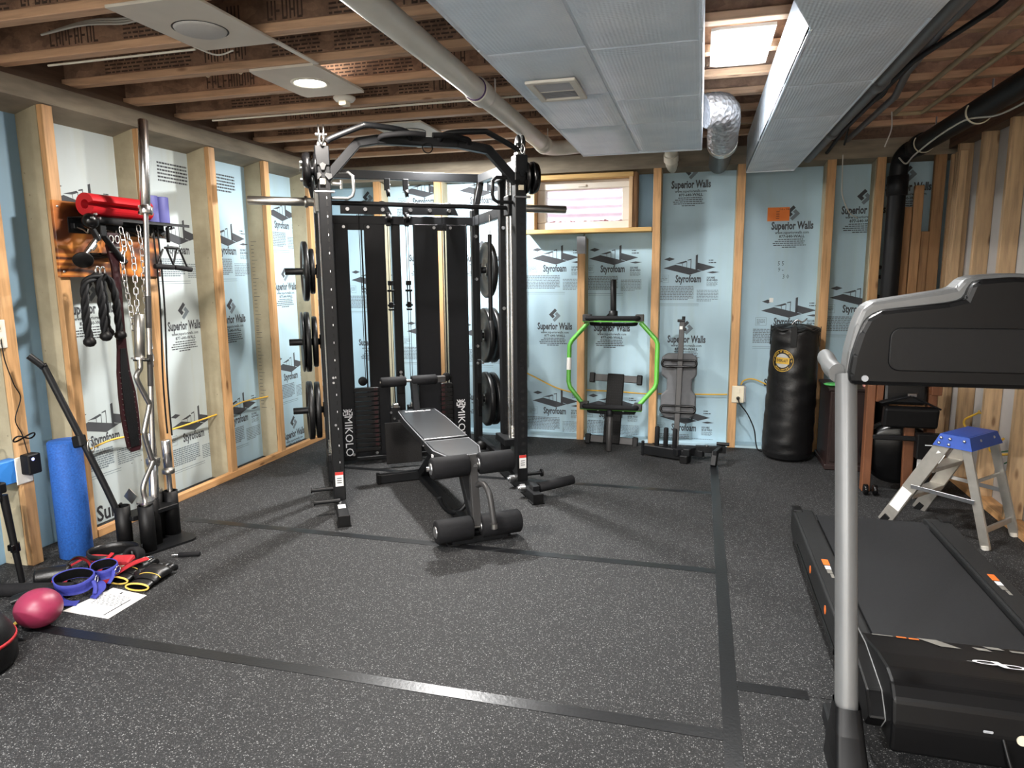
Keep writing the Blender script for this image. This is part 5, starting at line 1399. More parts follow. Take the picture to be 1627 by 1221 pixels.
o = M().lathe([(0, 0), (.028, 0), (.03, .01), (.03, .34), (.028, .35), (0, .35)], (-.2, -.06, .03), (.95, .28, 0), 18).put('sling', 'foam_black', None, T(-2.86, 2.30, .0)); o['label'] = 'long black padded sling lying along the left edge of the pile'; o['category'] = 'strap'
o = M().tube(smooth_path([(-.13, -.02, .03), (-.06, .03, .05), (.02, .02, .055), (.09, -.03, .035), (.12, -.07, .02)], 6), .035, 12, flat=.5).put('sling', 'leather', None, T(-2.76, 2.20, .0)); o['label'] = 'black padded strap curling behind the magenta ball'; o['category'] = 'strap'
o = M().tube(smooth_path([(-.0, 0, .015), (-.02, .05, .012), (.0, .09, .01), (.03, .11, .01)], 5), .010, 8, flat=.5).put('strap', 'yellow_trim', None, T(-2.70, 2.02, .0)); o['label'] = 'short yellow strap loop between the tub and the ball'; o['category'] = 'strap'
# rolled neoprene belt with red lettering
nb = thing('neoprene_belt', 'black rolled neoprene belt with red lettering in front of the bar stand', 'belt', T(-2.83, 2.66, 0) @ RZ(20))
def spiral(u, v): 
    a = -PI * .15 + u * PI * 2.3; r = .11 - .035 * u
    return (r * math.cos(a) * 1.25, r * math.sin(a), .004 + v * .085 * (1 - .2 * u))
ms = M().grid(spiral, 46, 3); ms.put('belt_band', 'leather', nb).modifiers.new('thickness', 'SOLIDIFY').thickness = .010
m = M()
for k in range(6):
    a = -1.9 + k * .16
    m.box((-.007, 0, 0), (.007, .0015, .020), RZ(math.degrees(a) + 90) @ T(0, -.122, .05))
m.put('red_lettering', 'strap_red', nb)
o = M()
for k in range(7): o.tube([(.030 * math.cos(R(a)), .030 * math.sin(R(a)), .006 + k * .007 + .0065 * a / 360) for a in range(0, 361, 20)], .0032, 6)
o = o.put('spring_collar', 'chrome', None, T(-2.615, 2.66, 0)); o['label'] = 'coiled chrome spring collar between the belt and the gloves'; o['category'] = 'bar collar'
o = M().lathe([(.026, 0), (.042, 0), (.044, .01), (.044, .05), (.042, .06), (.026, .06), (.026, 0)], n=24, caps=False).put('foam_ring', 'foam_black', None, T(-2.71, 2.70, .045) @ RX(70) @ RY(10)); o['label'] = 'black foam ring resting on the floor by the bar stand'; o['category'] = 'foam ring'
# gloves
def glove(x, y, rz, label, flip):
    t = thing('training_glove', label, 'glove', T(x, y, 0) @ RZ(rz))
    def body(u, v):
        a = 2 * PI * u; ww = (.056, .054, .056, .062, .066, .060)[min(5, int(v * 5.001))]; hh = (.017, .018, .023, .030, .030, .020)[min(5, int(v * 5.001))]
        return (ww * math.cos(a), -.11 + v * .18, .004 + hh * (1 + math.sin(a)))
    M().grid(body, 24, 10, True, True).put('palm', 'leather', t)
    for k in range(4):
        xx = -.046 + k * .031; ln = (.045, .058, .06, .05)[k]
        M().tube(smooth_path([(xx, .05, .034), (xx * 1.06, .05 + ln * .6, .038), (xx * 1.08, .05 + ln, .028)], 4), .0155, 10).put('finger', 'leather', t)
        M().lathe([(.0135, 0), (.0165, .002), (.0165, .010), (.0135, .012)], (xx * 1.08, .05 + ln - .006, .028), (0, 1, -.3), 14, False).put('finger_hem', 'black_plastic', t)
    M().tube(smooth_path([(flip * .05, -.03, .03), (flip * .078, .0, .03), (flip * .085, .035, .026)], 4), .016, 10).put('thumb', 'leather', t)
    M().tube([(.057 * math.cos(R(a)), -.112, .021 + .017 * math.sin(R(a))) for a in range(0, 360, 15)], .0042, 8, True).put('cuff_piping', 'yellow_trim', t)
    M().grid(lambda u, v: (.0575 * math.cos(2 * PI * u), -.065 + v * .035, .0235 + .0215 * math.sin(2 * PI * u)), 24, 2, True, True).put('wrist_strap', 'black_plastic', t)
    M().tube([(.060 * math.cos(R(a)), -.025, .026 + .0265 * math.sin(R(a))) for a in range(10, 170, 15)], .0016, 6).put('gold_stitching', 'yellow_trim', t)
glove(-2.485, 2.550, 8, 'black training glove with yellow cuff trim, right one of the pair', -1)
glove(-2.630, 2.585, 6, 'black training glove with yellow cuff trim, left one of the pair', 1)
o = M().cyl((-.05, -.01, .012), (.05, .03, .012), .012, n=14, chamfer=.002).put('small_grip', 'foam_black', None, T(-2.52, 2.83, 0)); o['label'] = 'small black grip with a chrome end in front of the bar stand'; o['category'] = 'grip'
M().cyl((-.08, -.022, .012), (-.05, -.01, .012), .006, n=10).put('chrome_end', 'chrome', o)
# folded tripod at the left edge
tp = thing('tripod', 'folded black tripod standing against the left wall at the picture edge', 'tripod', T(-3.12, 2.325, 0))
for k, (x, y) in enumerate(((0, -.06), (.03, .05), (-.04, .0))):
    lg = M().cyl((x * 1.2, y * 1.15, .0), (x * .6, y * .7, .44), .013, .018, 12).put('leg', 'black_plastic', tp)
    M().cyl((x * 1.02, y * 1.0, .16), (x * .98, y * .98, .20), .021, n=12).put('leg_clamp', 'black_gloss', lg)
    M().box((x - .012, y - .03, .17), (x + .02, y - .015, .20), None, .003).put('clamp_lever', 'black_gloss', lg)
M().cyl((0, 0, .42), (0, 0, .50), .035, n=16).put('tripod_hub', 'black_plastic', tp)
M().box((-.03, -.05, .45), (.03, .05, .50), None, .006).put('tripod_head', 'black_plastic', tp)
# electrical boxes on the left stud
YS = 2.575
bx = thing('wall_outlet', 'white outlet plate on a grey box, upper one on the left wall stud', 'outlet', T(XL, YS - .033, 1.175))
M().box((-.06, -.105, -.06), (-.002, 0, .06), None, .004).put('grey_box', 'grey_box', bx)
M().box((0, -.085, -.068), (.007, .008, .068), None, .003).put('cover_plate', 'white', bx)
for z in (-.028, .028): M().box((.007, -.05, z - .016), (.010, -.016, z + .016), None, .002).put('socket', 'ivory', bx)
m = M()
for z in (-.028, .028):
    for y in (-.040, -.026): m.box((.0099, y, z - .006), (.0104, y + .004, z + .008))
m.put('socket_slots', 'dark_hole', bx)
b2 = thing('wall_outlet', 'blue electrical box with white plate, lower one on the left wall stud', 'outlet', T(XL, YS - .033, .50))
M().box((-.07, -.115, -.055), (-.004, 0, .06), None, .004).put('blue_box', 'blue_box', b2)
M().box((-.05, -.1165, -.02), (-.02, -.115, .012)).put('box_label', 'paper', b2)
M().box((0, -.03, -.068), (.007, .055, .068), None, .003).put('cover_plate', 'white', b2)
ch = thing('charger', 'black plug-in charger with a small blue light in the lower left outlet', 'charger', T(XL + .008, YS - .005, .535))
M().box((0, -.035, -.055), (.055, .035, .045), None, .005).put('charger_body', 'black_plastic', ch)
M().cyl((.055, -.01, .022), (.0565, -.01, .022), .007, n=12).put('indicator', 'led_on', ch)
M().tube([Vector(q) - Vector((XL + .008, YS - .005, .535)) for q in smooth_path([(XL + .012, YS - .06, 1.15), (XL + .02, YS - .06, 1.05), (XL + .02, YS - .03, .93), (XL + .02, YS - .005, .86), (XL + .02, YS - .045, .76), (XL + .02, YS - .02, .68), (XL + .03, YS - .01, .58)], 6)], .0028, 6).put('charger_cord', 'cable', ch)
o = M().tube([(XL + .025 + .01 * math.sin(R(a * 2)), YS - .015 + .055 * math.cos(R(a)), .665 + .014 * math.sin(R(2 * a))) for a in range(0, 360, 12)], .004, 6, True).put('cord_bundle', 'cable'); o['label'] = 'coiled black cord bundle tied on the left stud above the charger'; o['category'] = 'cord'
cable([(-3.33, 2.30, .60), (-3.28, 2.36, .66), (-3.26, 2.43, .64), (-3.26, 2.455, .555)], .006, 'romex', 'yellow cable arching into the blue box, upper one')
cable([(-3.33, 2.30, .57), (-3.28, 2.35, .60), (-3.25, 2.41, .585), (-3.25, 2.455, .545)], .006, 'romex', 'yellow cable arching into the blue box, lower one')
cable([(XL + .004, 2.36, 2.39), (XL + .02, 2.40, 2.25), (XL + .015, 2.43, 2.10), (XL + .012, 2.44, 1.95), (XL - .01, 2.42, 1.9)], .004, 'wire_white', 'white wire hanging at the top of the left wall')
cable([(XL + .01, 2.50, 1.60), (XL + .02, 2.485, 1.5), (XL + .015, 2.49, 1.4), (XL + .005, 2.46, 1.30)], .004, 'wire_white', 'white wire loop above the upper left outlet')

# ================================================================== TREADMILL (seen from its front)
td = thing('treadmill', 'black treadmill with silver uprights in the right foreground, facing the viewer', 'treadmill', T(.86, 2.75, 0))
def tx(x): return x - .86
def ty(y): return y - 2.75
# deck and belt
M().box((tx(.60), ty(2.05), .10), (tx(1.13), ty(3.70), .172), None, .006).put('deck', 'black_plastic', td)
M().box((tx(.618), ty(2.30), .172), (tx(1.118), ty(3.735), .181), None, .003).put('running_belt', 'belt', td)
M().cyl((tx(.60), ty(3.70), .135), (tx(1.13), ty(3.70), .135), .045, n=24).put('rear_roller', 'belt', td)
for s, (xa, xb) in ((-1, (.505, .606)), (1, (1.130, 1.235))):
    r_ = M().prism([(ty(2.32), .055), (ty(3.70), .055), (ty(3.78), .09), (ty(3.785), .185), (ty(3.74), .197), (ty(2.32), .197)], xb - xa, T(tx(xa), 0, 0) @ Matrix(((0, 0, 1, 0), (1, 0, 0, 0), (0, 1, 0, 0), (0, 0, 0, 1))), .008).put('side_rail', 'rail', td)
    M().box((tx(xa) + .012, ty(2.35), .1965), (tx(xb) - .012, ty(3.70), .2)).put('foot_rail_top', 'rail', r_)
    # decals on the rail
    xc = tx((xa + xb) / 2)
    M().box((xc - .011, ty(2.975), .2003), (xc + .011, ty(3.012), .2006)).put('white_decal', 'white_ink', r_)
    M().box((xc - .010, ty(2.935), .2003), (xc + .010, ty(2.970), .2006)).put('rail_decal', 'decal_grey', r_)
    M().box((xc - .002, ty(2.89), .2003), (xc + .010, ty(2.930), .2006)).put('rail_decal', 'decal_grey', r_)
    M().box((xc - .013, ty(3.02), .2003), (xc + .013, ty(3.08), .2006)).put('orange_decal', 'decal_orange', r_)
    M().box((tx(xb if s > 0 else xa) - .045 * (s > 0), ty(3.70), .196), (tx(xb if s > 0 else xa) + .045 * (s < 0), ty(3.785), .206), None, .004).put('end_cap', 'black_plastic', r_)
    if s < 0:
        for y in (2.72, 3.10): M().cyl((tx(xa) - .0015, ty(y), .14), (tx(xa) + .004, ty(y), .14), .017, n=18).put('orange_reflector', 'decal_orange', r_)
        M().box((tx(xa) - .006, ty(2.5), .075), (tx(xa) + .002, ty(3.5), .10), None, .002).put('side_groove', 'black_gloss', r_)
# hood
prof = [(2.455, .182), (2.44, .206), (2.36, .224), (2.22, .258), (2.11, .272), (2.05, .262), (2.015, .225), (2.0, .16), (2.0, .07), (2.455, .07)]
hood = M().prism([(ty(y), z) for y, z in prof], .60, T(tx(.565), 0, 0) @ Matrix(((0, 0, 1, 0), (1, 0, 0, 0), (0, 1, 0, 0), (0, 0, 0, 1))), .01).put('motor_hood', 'hood', td)
slope = Matrix(((1, 0, 0, 0), (0, -.975, .22, 0), (0, .22, .975, 0), (0, 0, 0, 1)))
# stripe of grey and orange decals along the rear lip of the hood
def hoodp(x0, x1, y0, y1, mt, nm, sk=0):
    def zz(y): return .206 + (2.44 - y) / .08 * .018 if y > 2.36 else .224 + (2.36 - y) / .14 * .034
    M().add([(tx(x0), ty(y0), zz(y0) + .0022), (tx(x1), ty(y0), zz(y0) + .0022), (tx(x1) + sk, ty(y1), zz(y1) + .0022), (tx(x0) + sk, ty(y1), zz(y1) + .0022)], [(0, 1, 2, 3)]).put(nm, mt, hood)
for x0, x1, y0, y1, mt, sk in ((.60, .665, 2.418, 2.428, 'decal_grey', 0), (.675, .705, 2.415, 2.430, 'decal_orange', 0), (.712, .742, 2.412, 2.427, 'decal_orange', 0), (.79, .85, 2.365, 2.438, 'decal_grey', -.05), (.90, .94, 2.372, 2.40, 'decal_grey', -.01), (.94, .985, 2.40, 2.425, 'decal_grey', -.01), (1.0, 1.05, 2.39, 2.41, 'decal_grey', 0)):
    hoodp(x0, x1, y0, y1, mt, 'hood_decal', sk)
# round emblem: two loops and a slanted bar
lm = T(tx(.90), ty(2.22), .2605) @ RX(-13.5) @ RZ(180) @ RZ(180)
m = M()
for s in (-1, 1):
    m.base = lm @ T(s * .031, s * -.009, .0012)
    for k in range(30):
        a, b = 2 * PI * k / 30, 2 * PI * (k + 1) / 30
        q = lambda t, r: (r * 1.25 * math.cos(t), r * .72 * math.sin(t), 0)
        m.poly([q(a, .020), q(a, .029), q(b, .029), q(b, .020)])
m.base = lm @ T(0, 0, .0016)
m.poly([(-.014, .026, 0), (-.010, .030, 0), (.006, .030, 0), (.022, -.030, 0), (.002, -.030, 0)][::-1])
m.poly([(-.085, .003, 0), (.09, .001, 0), (.09, -.0005, 0), (-.085, .0015, 0)])
m.put('hood_emblem', 'white_ink', hood)
M().cyl((tx(.885), ty(2.0), .165), (tx(.885), ty(1.996), .165), .0145, n=20).put('round_cap', 'ivory', hood)
M().box((tx(.79), ty(2.002), .172), (tx(.815), ty(1.997), .180), None, .002).put('switch', 'grey_box', hood)
M().tube(smooth_path([(tx(.84), ty(2.0), .16), (tx(.85), ty(1.96), .10), (tx(.875), ty(1.93), .02), (tx(.90), ty(1.80), .008)], 5), .005, 8).put('power_lead', 'cable', td)
# side wings beside the hood
for s in (-1, 1):
    X0 = .545 if s < 0 else 1.185
    w_ = M().prism([(ty(2.52), .08), (ty(2.52), .205), (ty(2.34), .215), (ty(2.12), .185), (ty(2.06), .13), (ty(2.10), .08)], .05, T(tx(X0) - .025, 0, 0) @ Matrix(((0, 0, 1, 0), (1, 0, 0, 0), (0, 1, 0, 0), (0, 0, 0, 1))), .008).put('side_wing', 'hood', td)
    M().tube([(tx(X0) + .02, ty(y), z) for y, z in ((2.52, .206), (2.34, .217), (2.12, .187), (2.06, .131), (2.10, .082))], .0028, 6).put('silver_edge', 'silver_paint', w_)
# base frame
for s in (-1, 1):
    X0 = .45 if s < 0 else 1.27
    M().bar((tx(X0) + .02 * -s * 0, ty(1.78), .035), (tx(X0), ty(2.22), .035), .055, .06, .006).put('base_rail', 'black_metal', td)
    bt = M(); 
    secs = [(.0, .066, .16), (.06, .062, .13), (.13, .056, .08), (.19, .050, .050)]
    for (z0, a0, b0), (z1, a1, b1) in zip(secs[:-1], secs[1:]):
        y0, y1 = 1.965 + z0 * .33, 1.965 + z1 * .33
        lo = [(tx(X0) + px_, ty(y0) + py_, z0) for px_, py_ in rrect(a0 * 1.4, b0 * 1.5, .02, 3)]; hi = [(tx(X0) + px_, ty(y1) + py_, z1) for px_, py_ in rrect(a1 * 1.4, b1 * 1.5, .02, 3)]
        n = len(lo); bt.add(lo + hi, [(i, (i + 1) % n, n + (i + 1) % n, n + i) for i in range(n)], None, True)
    bt.put('upright_boot', 'hood', td)
    M().tube([(tx(X0), ty(2.02), .15), (tx(X0), ty(2.34), 1.11)], .0315, 24).put('upright', 'silver_paint', td)
M().bar((tx(.45), ty(1.86), .05), (tx(1.27), ty(1.86), .05), .06, .05, .006).put('front_cross_bar', 'grey_metal', td)
# console
half = [(.452, 1.095), (.442, 1.12), (.447, 1.19), (.462, 1.27), (.478, 1.318), (.505, 1.340), (.56, 1.350), (.69, 1.372), (.725, 1.380), (.742, 1.404), (.765, 1.415), (.86, 1.422)]
out = half + [(2 * .86 - x, z) for x, z in reversed(half[:-1])]
YZ = Matrix(((1, 0, 0, 0), (0, 0, -1, 0), (0, 1, 0, 0), (0, 0, 0, 1)))
cs = M().prism([(tx(x), z) for x, z in out], .10, T(0, ty(2.41), 0) @ YZ, .012).put('console_shell', 'silver_paint', td)
hin = [(.452, 1.088), (.447, 1.12), (.453, 1.18), (.470, 1.25), (.488, 1.293), (.525, 1.316), (.70, 1.338), (.742, 1.349), (.755, 1.392), (.772, 1.404), (.86, 1.411)]
inn = hin + [(2 * .86 - x, z) for x, z in reversed(hin[:-1])]
M().prism([(tx(x), z) for x, z in inn], .07, T(0, ty(2.345), 0) @ YZ, .014).put('console_back', 'hood', cs)
M().prism(rrect(.62, .13, .03, 4, 0, 1.20), .012, T(0, ty(2.28), 0) @ YZ, .004).put('vent_panel', 'black_plastic', cs)
for s in (-1, 1):
    X0 = .86 + s * .435
    M().tube(smooth_path([(tx(X0), ty(2.34), 1.115), (tx(X0 + s * .004), ty(2.44), 1.122), (tx(X0 - s * .004), ty(2.54), 1.13), (tx(X0 - s * .008), ty(2.62), 1.132)], 5), .026, 16, flat=1.15).put('handrail', 'silver_paint', td)
M().cyl((tx(.49), ty(2.29), 1.11), (tx(.49), ty(2.27), 1.11), .010, n=10).put('screw_cap', 'grey_box', cs)

# ================================================================== STEP LADDER
lw = Vector((.67, .742, 0)); ll = Vector((.742, -.67, 0))
LB = Vector((1.44, 4.16, 0))
LMX = Matrix(((ll.x, lw.x, 0, LB.x), (ll.y, lw.y, 0, LB.y), (0, 0, 1, 0), (0, 0, 0, 1)))
sl = thing('step_ladder', 'short aluminium step ladder with a blue top cap behind the treadmill', 'step ladder', LMX)
HW = .155
def capfn():
    b = [(-.11, -HW - .02), (.085, -HW - .02), (.085, HW + .02), (-.11, HW + .02)]
    t = [(-.085, -HW), (.06, -HW), (.06, HW), (-.085, HW)]
    return M().add([(x, y, .50) for x, y in b] + [(x, y, .565) for x, y in t], [(3, 2, 1, 0), (4, 5, 6, 7), (0, 1, 5, 4), (1, 2, 6, 5), (2, 3, 7, 6), (3, 0, 4, 7)])
cp = capfn().put('top_cap', 'ladder_blue', sl)
M().box((-.075, -HW + .012, .5645), (.05, HW - .012, .5665), None, .001).put('cap_tread', 'ladder_blue', cp)
for x, z in ((-.075, .545), (-.03, .545), (.04, .545), (-.08, .517), (-.03, .515)):
    M().lathe([(.008, 0), (.006, .003), (0, .004)], (x, -HW - .012 - (.54 - z) * .25, z), (0, -1, .25), 10).put('rivet', 'zinc', cp)
for y in (-.05, .10): M().lathe([(.008, 0), (.006, .003), (0, .004)], (.07, y, .54), (1, 0, .3), 10).put('rivet', 'zinc', cp)
for s in (-1, 1):
    fr = M().bar((-.055, s * HW, .52), (-.33, s * (HW + .035), .0), .022, .075, .002, (1, 0, .4)).put('front_rail', 'alu', sl)
    M().bar((-.345, s * (HW + .035), .02), (-.315, s * (HW + .035), .0), .03, .085, .003, (1, 0, .4)).put('rubber_foot', 'black_plastic', fr)
    rl = M().bar((.045, s * HW * .97, .52), (.19, s * (HW + .01), .0), .018, .045, .002, (1, 0, .2)).put('rear_leg', 'alu', sl)
    M().bar((-.20, s * (HW + .03), .245), (.12, s * (HW + .018), .235), .006, .022, .001).put('spreader', 'zinc', sl)
    M().tube([(.186, s * (HW + .01), .02), (.19, s * (HW + .01), .0)], .02, 10).put('rubber_foot', 'white', rl)
    M().box((-.012, -.002, -.03), (.03, .0, .03), T(-.085 - .0, s * (HW + .0135) , .44) @ RY(28) if s < 0 else T(-.085, s * (HW + .0135), .44) @ RY(28)).put('sticker', 'paper', fr) if s < 0 else None
    if s < 0: M().box((-.03, -.002, -.07), (.03, .0, .07), T(-.245, -HW - .040, .16) @ RY(28)).put('sticker', 'paper', fr)
for z in (.18, .35):
    f = (.52 - z) / .52
    xc = -.055 - .275 * f
    M().box((xc - .035, -HW - .02 * f, z - .012), (xc + .045, HW + .02 * f, z + .012), None, .003).put('step_tread', 'alu', sl)
M().bar((.165, -HW, .09), (.165, HW, .09), .012, .035).put('rear_brace', 'alu', sl)
M().bar((.09, -HW, .33), (.09, HW, .33), .010, .02).put('rear_brace', 'steel', sl)

# ================================================================== WOODEN ROWER, CABINET
rw = thing('rowing_machine', 'stained wood rowing machine with black tank parked in the corner behind the ladder', 'rowing machine', T(1.29, 4.85, 0))
for x in (-.20, .155):
    M().bar((x, .0, .0), (x + .0, .04, 1.02), .05, .075, .004, (0, 1, 0)).put('side_rail', 'rower_wood', rw)
M().bar((-.155, .0, .60), (-.15, .0, .78), .04, .06, .004, (0, 1, 0)).put('rail_block', 'rower_wood', rw)
M().bar((.155, -.05, .66), (.155, -.05, .80), .06, .05, .004, (0, 1, 0)).put('rail_block', 'rower_wood', rw)
M().bar((.02, -.10, .0), (.01, -.09, .46), .06, .035, .004, (0, 1, 0)).put('centre_post', 'rower_wood', rw)
M().bar((.13, -.06, .0), (.13, -.06, .42), .05, .035, .004, (0, 1, 0)).put('centre_post', 'rower_wood', rw)
M().lathe([(0, -.08), (.17, -.08), (.205, -.06), (.215, 0), (.205, .06), (.17, .08), (0, .08)], (-.01, .09, .255), (.15, 1, .05), 36).put('water_tank', 'black_gloss', rw)
M().bar((-.20, -.12, .39), (.22, -.12, .39), .03, .03, .006).put('foot_bar', 'black_metal', rw)
M().box((-.13, -.09, .58), (.12, .0, .76), RX(-6), .02).put('seat', 'leather', rw)
M().box((-.15, -.07, .47), (.16, .0, .60), RX(8), .015).put('foot_board', 'black_plastic', rw)
M().bar((-.17, -.10, .61), (.0, -.10, .66), .06, .012, .004).put('foot_strap', 'rope', rw)
M().bar((.17, -.10, .58), (.0, -.11, .66), .06, .012, .004).put('foot_strap', 'rope', rw)
M().box((-.02, -.125, .655), (.03, -.11, .675), None, .003).put('strap_buckle', 'steel', rw)
M().box((-.14, -.02, .765), (.12, .01, .80), None, .004).put('slat_bar', 'old_board', rw)
M().box((.04, -.17, .27), (.18, -.10, .43), None, .008).put('monitor_box', 'black_plastic', rw)
M().box((.085, -.1725, .36), (.125, -.1695, .366)).put('monitor_mark', 'white_ink', rw)
M().bar((.10, -.12, .0), (.10, -.12, .28), .07, .05, .005, (0, 1, 0)).put('stand_post', 'black_metal', rw)
M().box((.055, -.146, .13), (.078, -.144, .265)).put('white_label', 'paper', rw)
for x in (-.215, -.16, .04, .10):
    M().lathe([(0, -.012), (.032, -.012), (.035, -.008), (.035, .008), (.032, .012), (0, .012)], (x, -.10, .035), (1, 0, 0), 20).put('caster', 'black_gloss', rw)
cb = thing('cabinet', 'small dark brown wooden cabinet behind the treadmill upright', 'cabinet', T(1.07, 5.52, 0))
M().box((-.14, -.20, .03), (.14, .24, .585), None, .004).put('cabinet_body', 'dark_wood', cb)
M().box((-.155, -.215, .585), (.155, .245, .605), None, .004).put('cabinet_top', 'dark_wood', cb)
M().box((-.155, -.215, .0), (.155, .245, .04), None, .006).put('cabinet_plinth', 'dark_wood', cb)
dd = M().box((-.125, -.212, .06), (.125, -.20, .57), None, .005).put('cabinet_door', 'dark_wood', cb)
M().cyl((.10, -.212, .33), (.10, -.235, .33), .010, n=12).put('door_knob', 'steel', dd)
o = M().sphere((0, 0, 0), .05, 16, 10, (1.5, 1, .55)).put('green_packet', 'green_thing', None, T(1.09, 5.50, .632)); o['label'] = 'crumpled green packet lying on the dark cabinet'; o['category'] = 'packet'
o = M().sphere((0, 0, 0), .05, 16, 10, (1.4, 1, .25)).put('green_packet', 'green_thing', None, T(.965, 5.42, .617)); o['label'] = 'flat green packet at the left front edge of the dark cabinet'; o['category'] = 'packet'
o = M().lathe([(0, 0), (.03, 0), (.034, .01), (.03, .035), (0, .04)], n=18).put('pink_cap', 'glass_pink', None, T(1.19, 5.42, .605)); o['label'] = 'pink lid on the right edge of the dark cabinet'; o['category'] = 'lid'

# ================================================================== RIGHT WALL BOXES AND WIRES
b3 = thing('electrical_box', 'blue electrical box fixed low between the right wall studs', 'electrical box', T(XR + .12, 4.44, .40))
M().box((-.055, -.10, -.06), (.02, .06, .06), None, .004).put('blue_box', 'blue_box', b3)
M().box((-.0565, -.06, -.03), (-.055, .0, .02)).put('box_label', 'paper', b3)
M().box((-.03, -.17, -.10), (.02, -.08, .04), None, .004).put('box_wing', 'blue_box', b3)
cable([(XR + .07, 5.02, .52), (XR - .02, 4.99, .47), (XR - .02, 4.90, .43), (XR + .07, 4.84, .43)], .007, 'romex', 'yellow cable looping out of the right wall stud above the ladder cap')
cable([(XR + .07, 5.02, .53), (XR + .04, 4.92, .535), (XR + .07, 4.83, .56)], .007, 'romex', 'yellow cable straight between two right wall studs above the ladder')
cable([(XR + .07, 4.62, .44), (XR - .02, 4.56, .39), (XR + .0, 4.48, .375), (XR + .07, 4.40, .40), (XR + .09, 4.30, .36)], .007, 'romex', 'yellow cable running above the blue box on the right wall')
cable([(XR + .03, 4.36, .33), (XR + .02, 4.42, .28), (XR + .03, 4.44, .24), (XR + .05, 4.38, .22)], .007, 'romex', 'yellow cable loop beside the ladder cap on the right wall')
cable([(XR + .12, 4.47, 2.2), (XR + .125, 4.47, 1.2), (XR + .12, 4.46, .7), (XR + .12, 4.47, .46)], .012, 'green_wire', 'green conduit running down to the blue box on the right wall')
cable([(XR + .08, 4.50, .40), (XR + .02, 4.56, .36), (XR + .02, 4.53, .30), (XR + .08, 4.46, .36)], .004, 'green_wire', 'thin green wire loop beside the blue box')
cable([(XR + .10, 4.30, .62), (XR + .08, 4.38, .50), (XR + .09, 4.46, .44)], .004, 'cable', 'thin dark wire above the blue box on the right wall')

# ================================================================== DUCTS AND PIPES UNDER THE JOISTS
dk = thing('air_duct', 'wide foil-wrapped duct running overhead along the middle of the ceiling', 'duct', T(-.36, 2.0, 0))
DX0, DX1, DZ0, DZ1 = -.705, -.016, 2.125, 2.415
M().box((DX0 + .36 + .012, -2.6, DZ0 + .012), (DX1 + .36 - .012, 2.25 - .012, DZ1), None, .006).put('duct_core', 'foil', dk)
def blanket(x0, x1, y0, y1, z0, parent, bulge=.008, nm='foil_panel', ox=0, oy=0):
    def f(u, v):
        x = x0 + (x1 - x0) * u; y = y0 + (y1 - y0) * v
        e = min(min(u, 1 - u) * (x1 - x0) / .05, min(v, 1 - v) * (y1 - y0) / .05, 1)
        e = math.sin(e * PI / 2)
        return (x - ox, y - oy, z0 - bulge * e - .004 - .0018 * math.sin(x * 31 + y * 17) * e)
    m_ = M(); m_.grid(lambda u, v: f(1 - u, v), 14, 14)
    rim = [(x0, y0), (x1, y0), (x1, y1), (x0, y1)]
    m_.add([(x - ox, y - oy, z0 - .004) for x, y in rim] + [(x - ox, y - oy, z0 + .012) for x, y in rim], [(0, 4, 5, 1), (1, 5, 6, 2), (2, 6, 7, 3), (3, 7, 4, 0)])
    return m_.put(nm, 'foil', parent)
xs = -.366
for ya, yb in ((-.55, .45), (.45, 1.45), (1.45, 2.27), (2.27, 2.86), (2.86, 3.47), (3.47, 4.245)):
    blanket(DX0, xs - .006, ya + .006, yb - .006, DZ0 + .012, dk, ox=-.36, oy=2.0)
for ya, yb in ((-.55, .55), (.55, 1.55), (1.55, 2.31), (2.31, 2.99), (2.99, 3.475), (3.475, 4.245)):
    blanket(xs + .006, DX1, ya + .006, yb - .006, DZ0 + .012, dk, ox=-.36, oy=2.0)
for s in (0, 1):
    for ya, yb in ((-.55, .8), (.8, 2.2), (2.2, 3.2), (3.2, 4.245)):
        xx = (DX1 - .012 if s else DX0 + .012) + .36
        M().box((xx, ya + .004 - 2.0, DZ0 + .002), (xx + (.012 if s else -.012), yb - .004 - 2.0, DZ1 - .004), None, .004).put('side_panel', 'foil', dk)
M().box((DX0 + .36, 2.238, DZ0), (DX1 + .36, 2.252, DZ1 - .004), None, .004).put('end_panel', 'foil', dk)
rg = thing('air_register', 'white two-part air register set in the underside of the wide foil duct', 'vent', T(-.543, 2.683, DZ0 - .006))
fr_ = M()
for a, b in (((-.092, -.14), (.092, -.115)), ((-.092, .115), (.092, .14)), ((-.092, -.115), (-.066, .115)), ((.066, -.115), (.092, .115))): fr_.box((a[0], a[1], -.011), (b[0], b[1], .0), None, .002)
fr_.put('register_frame', 'white', rg)
for k in range(2):
    for q in range(9):
        y = -.108 + k * .108 + q * .0118
        M().box((-.066, -.005, -.0012), (.066, .005, .0), T(0, y + .006, -.004) @ RX(38 if k else -38)).put('louvre', 'grey_box', rg)
M().box((-.07, -.12, .0), (.07, .12, .004)).put('register_back', 'grey_box', rg)
M().box((-.068, -.003, -.009), (.068, .003, -.001)).put('middle_bar', 'white', rg)

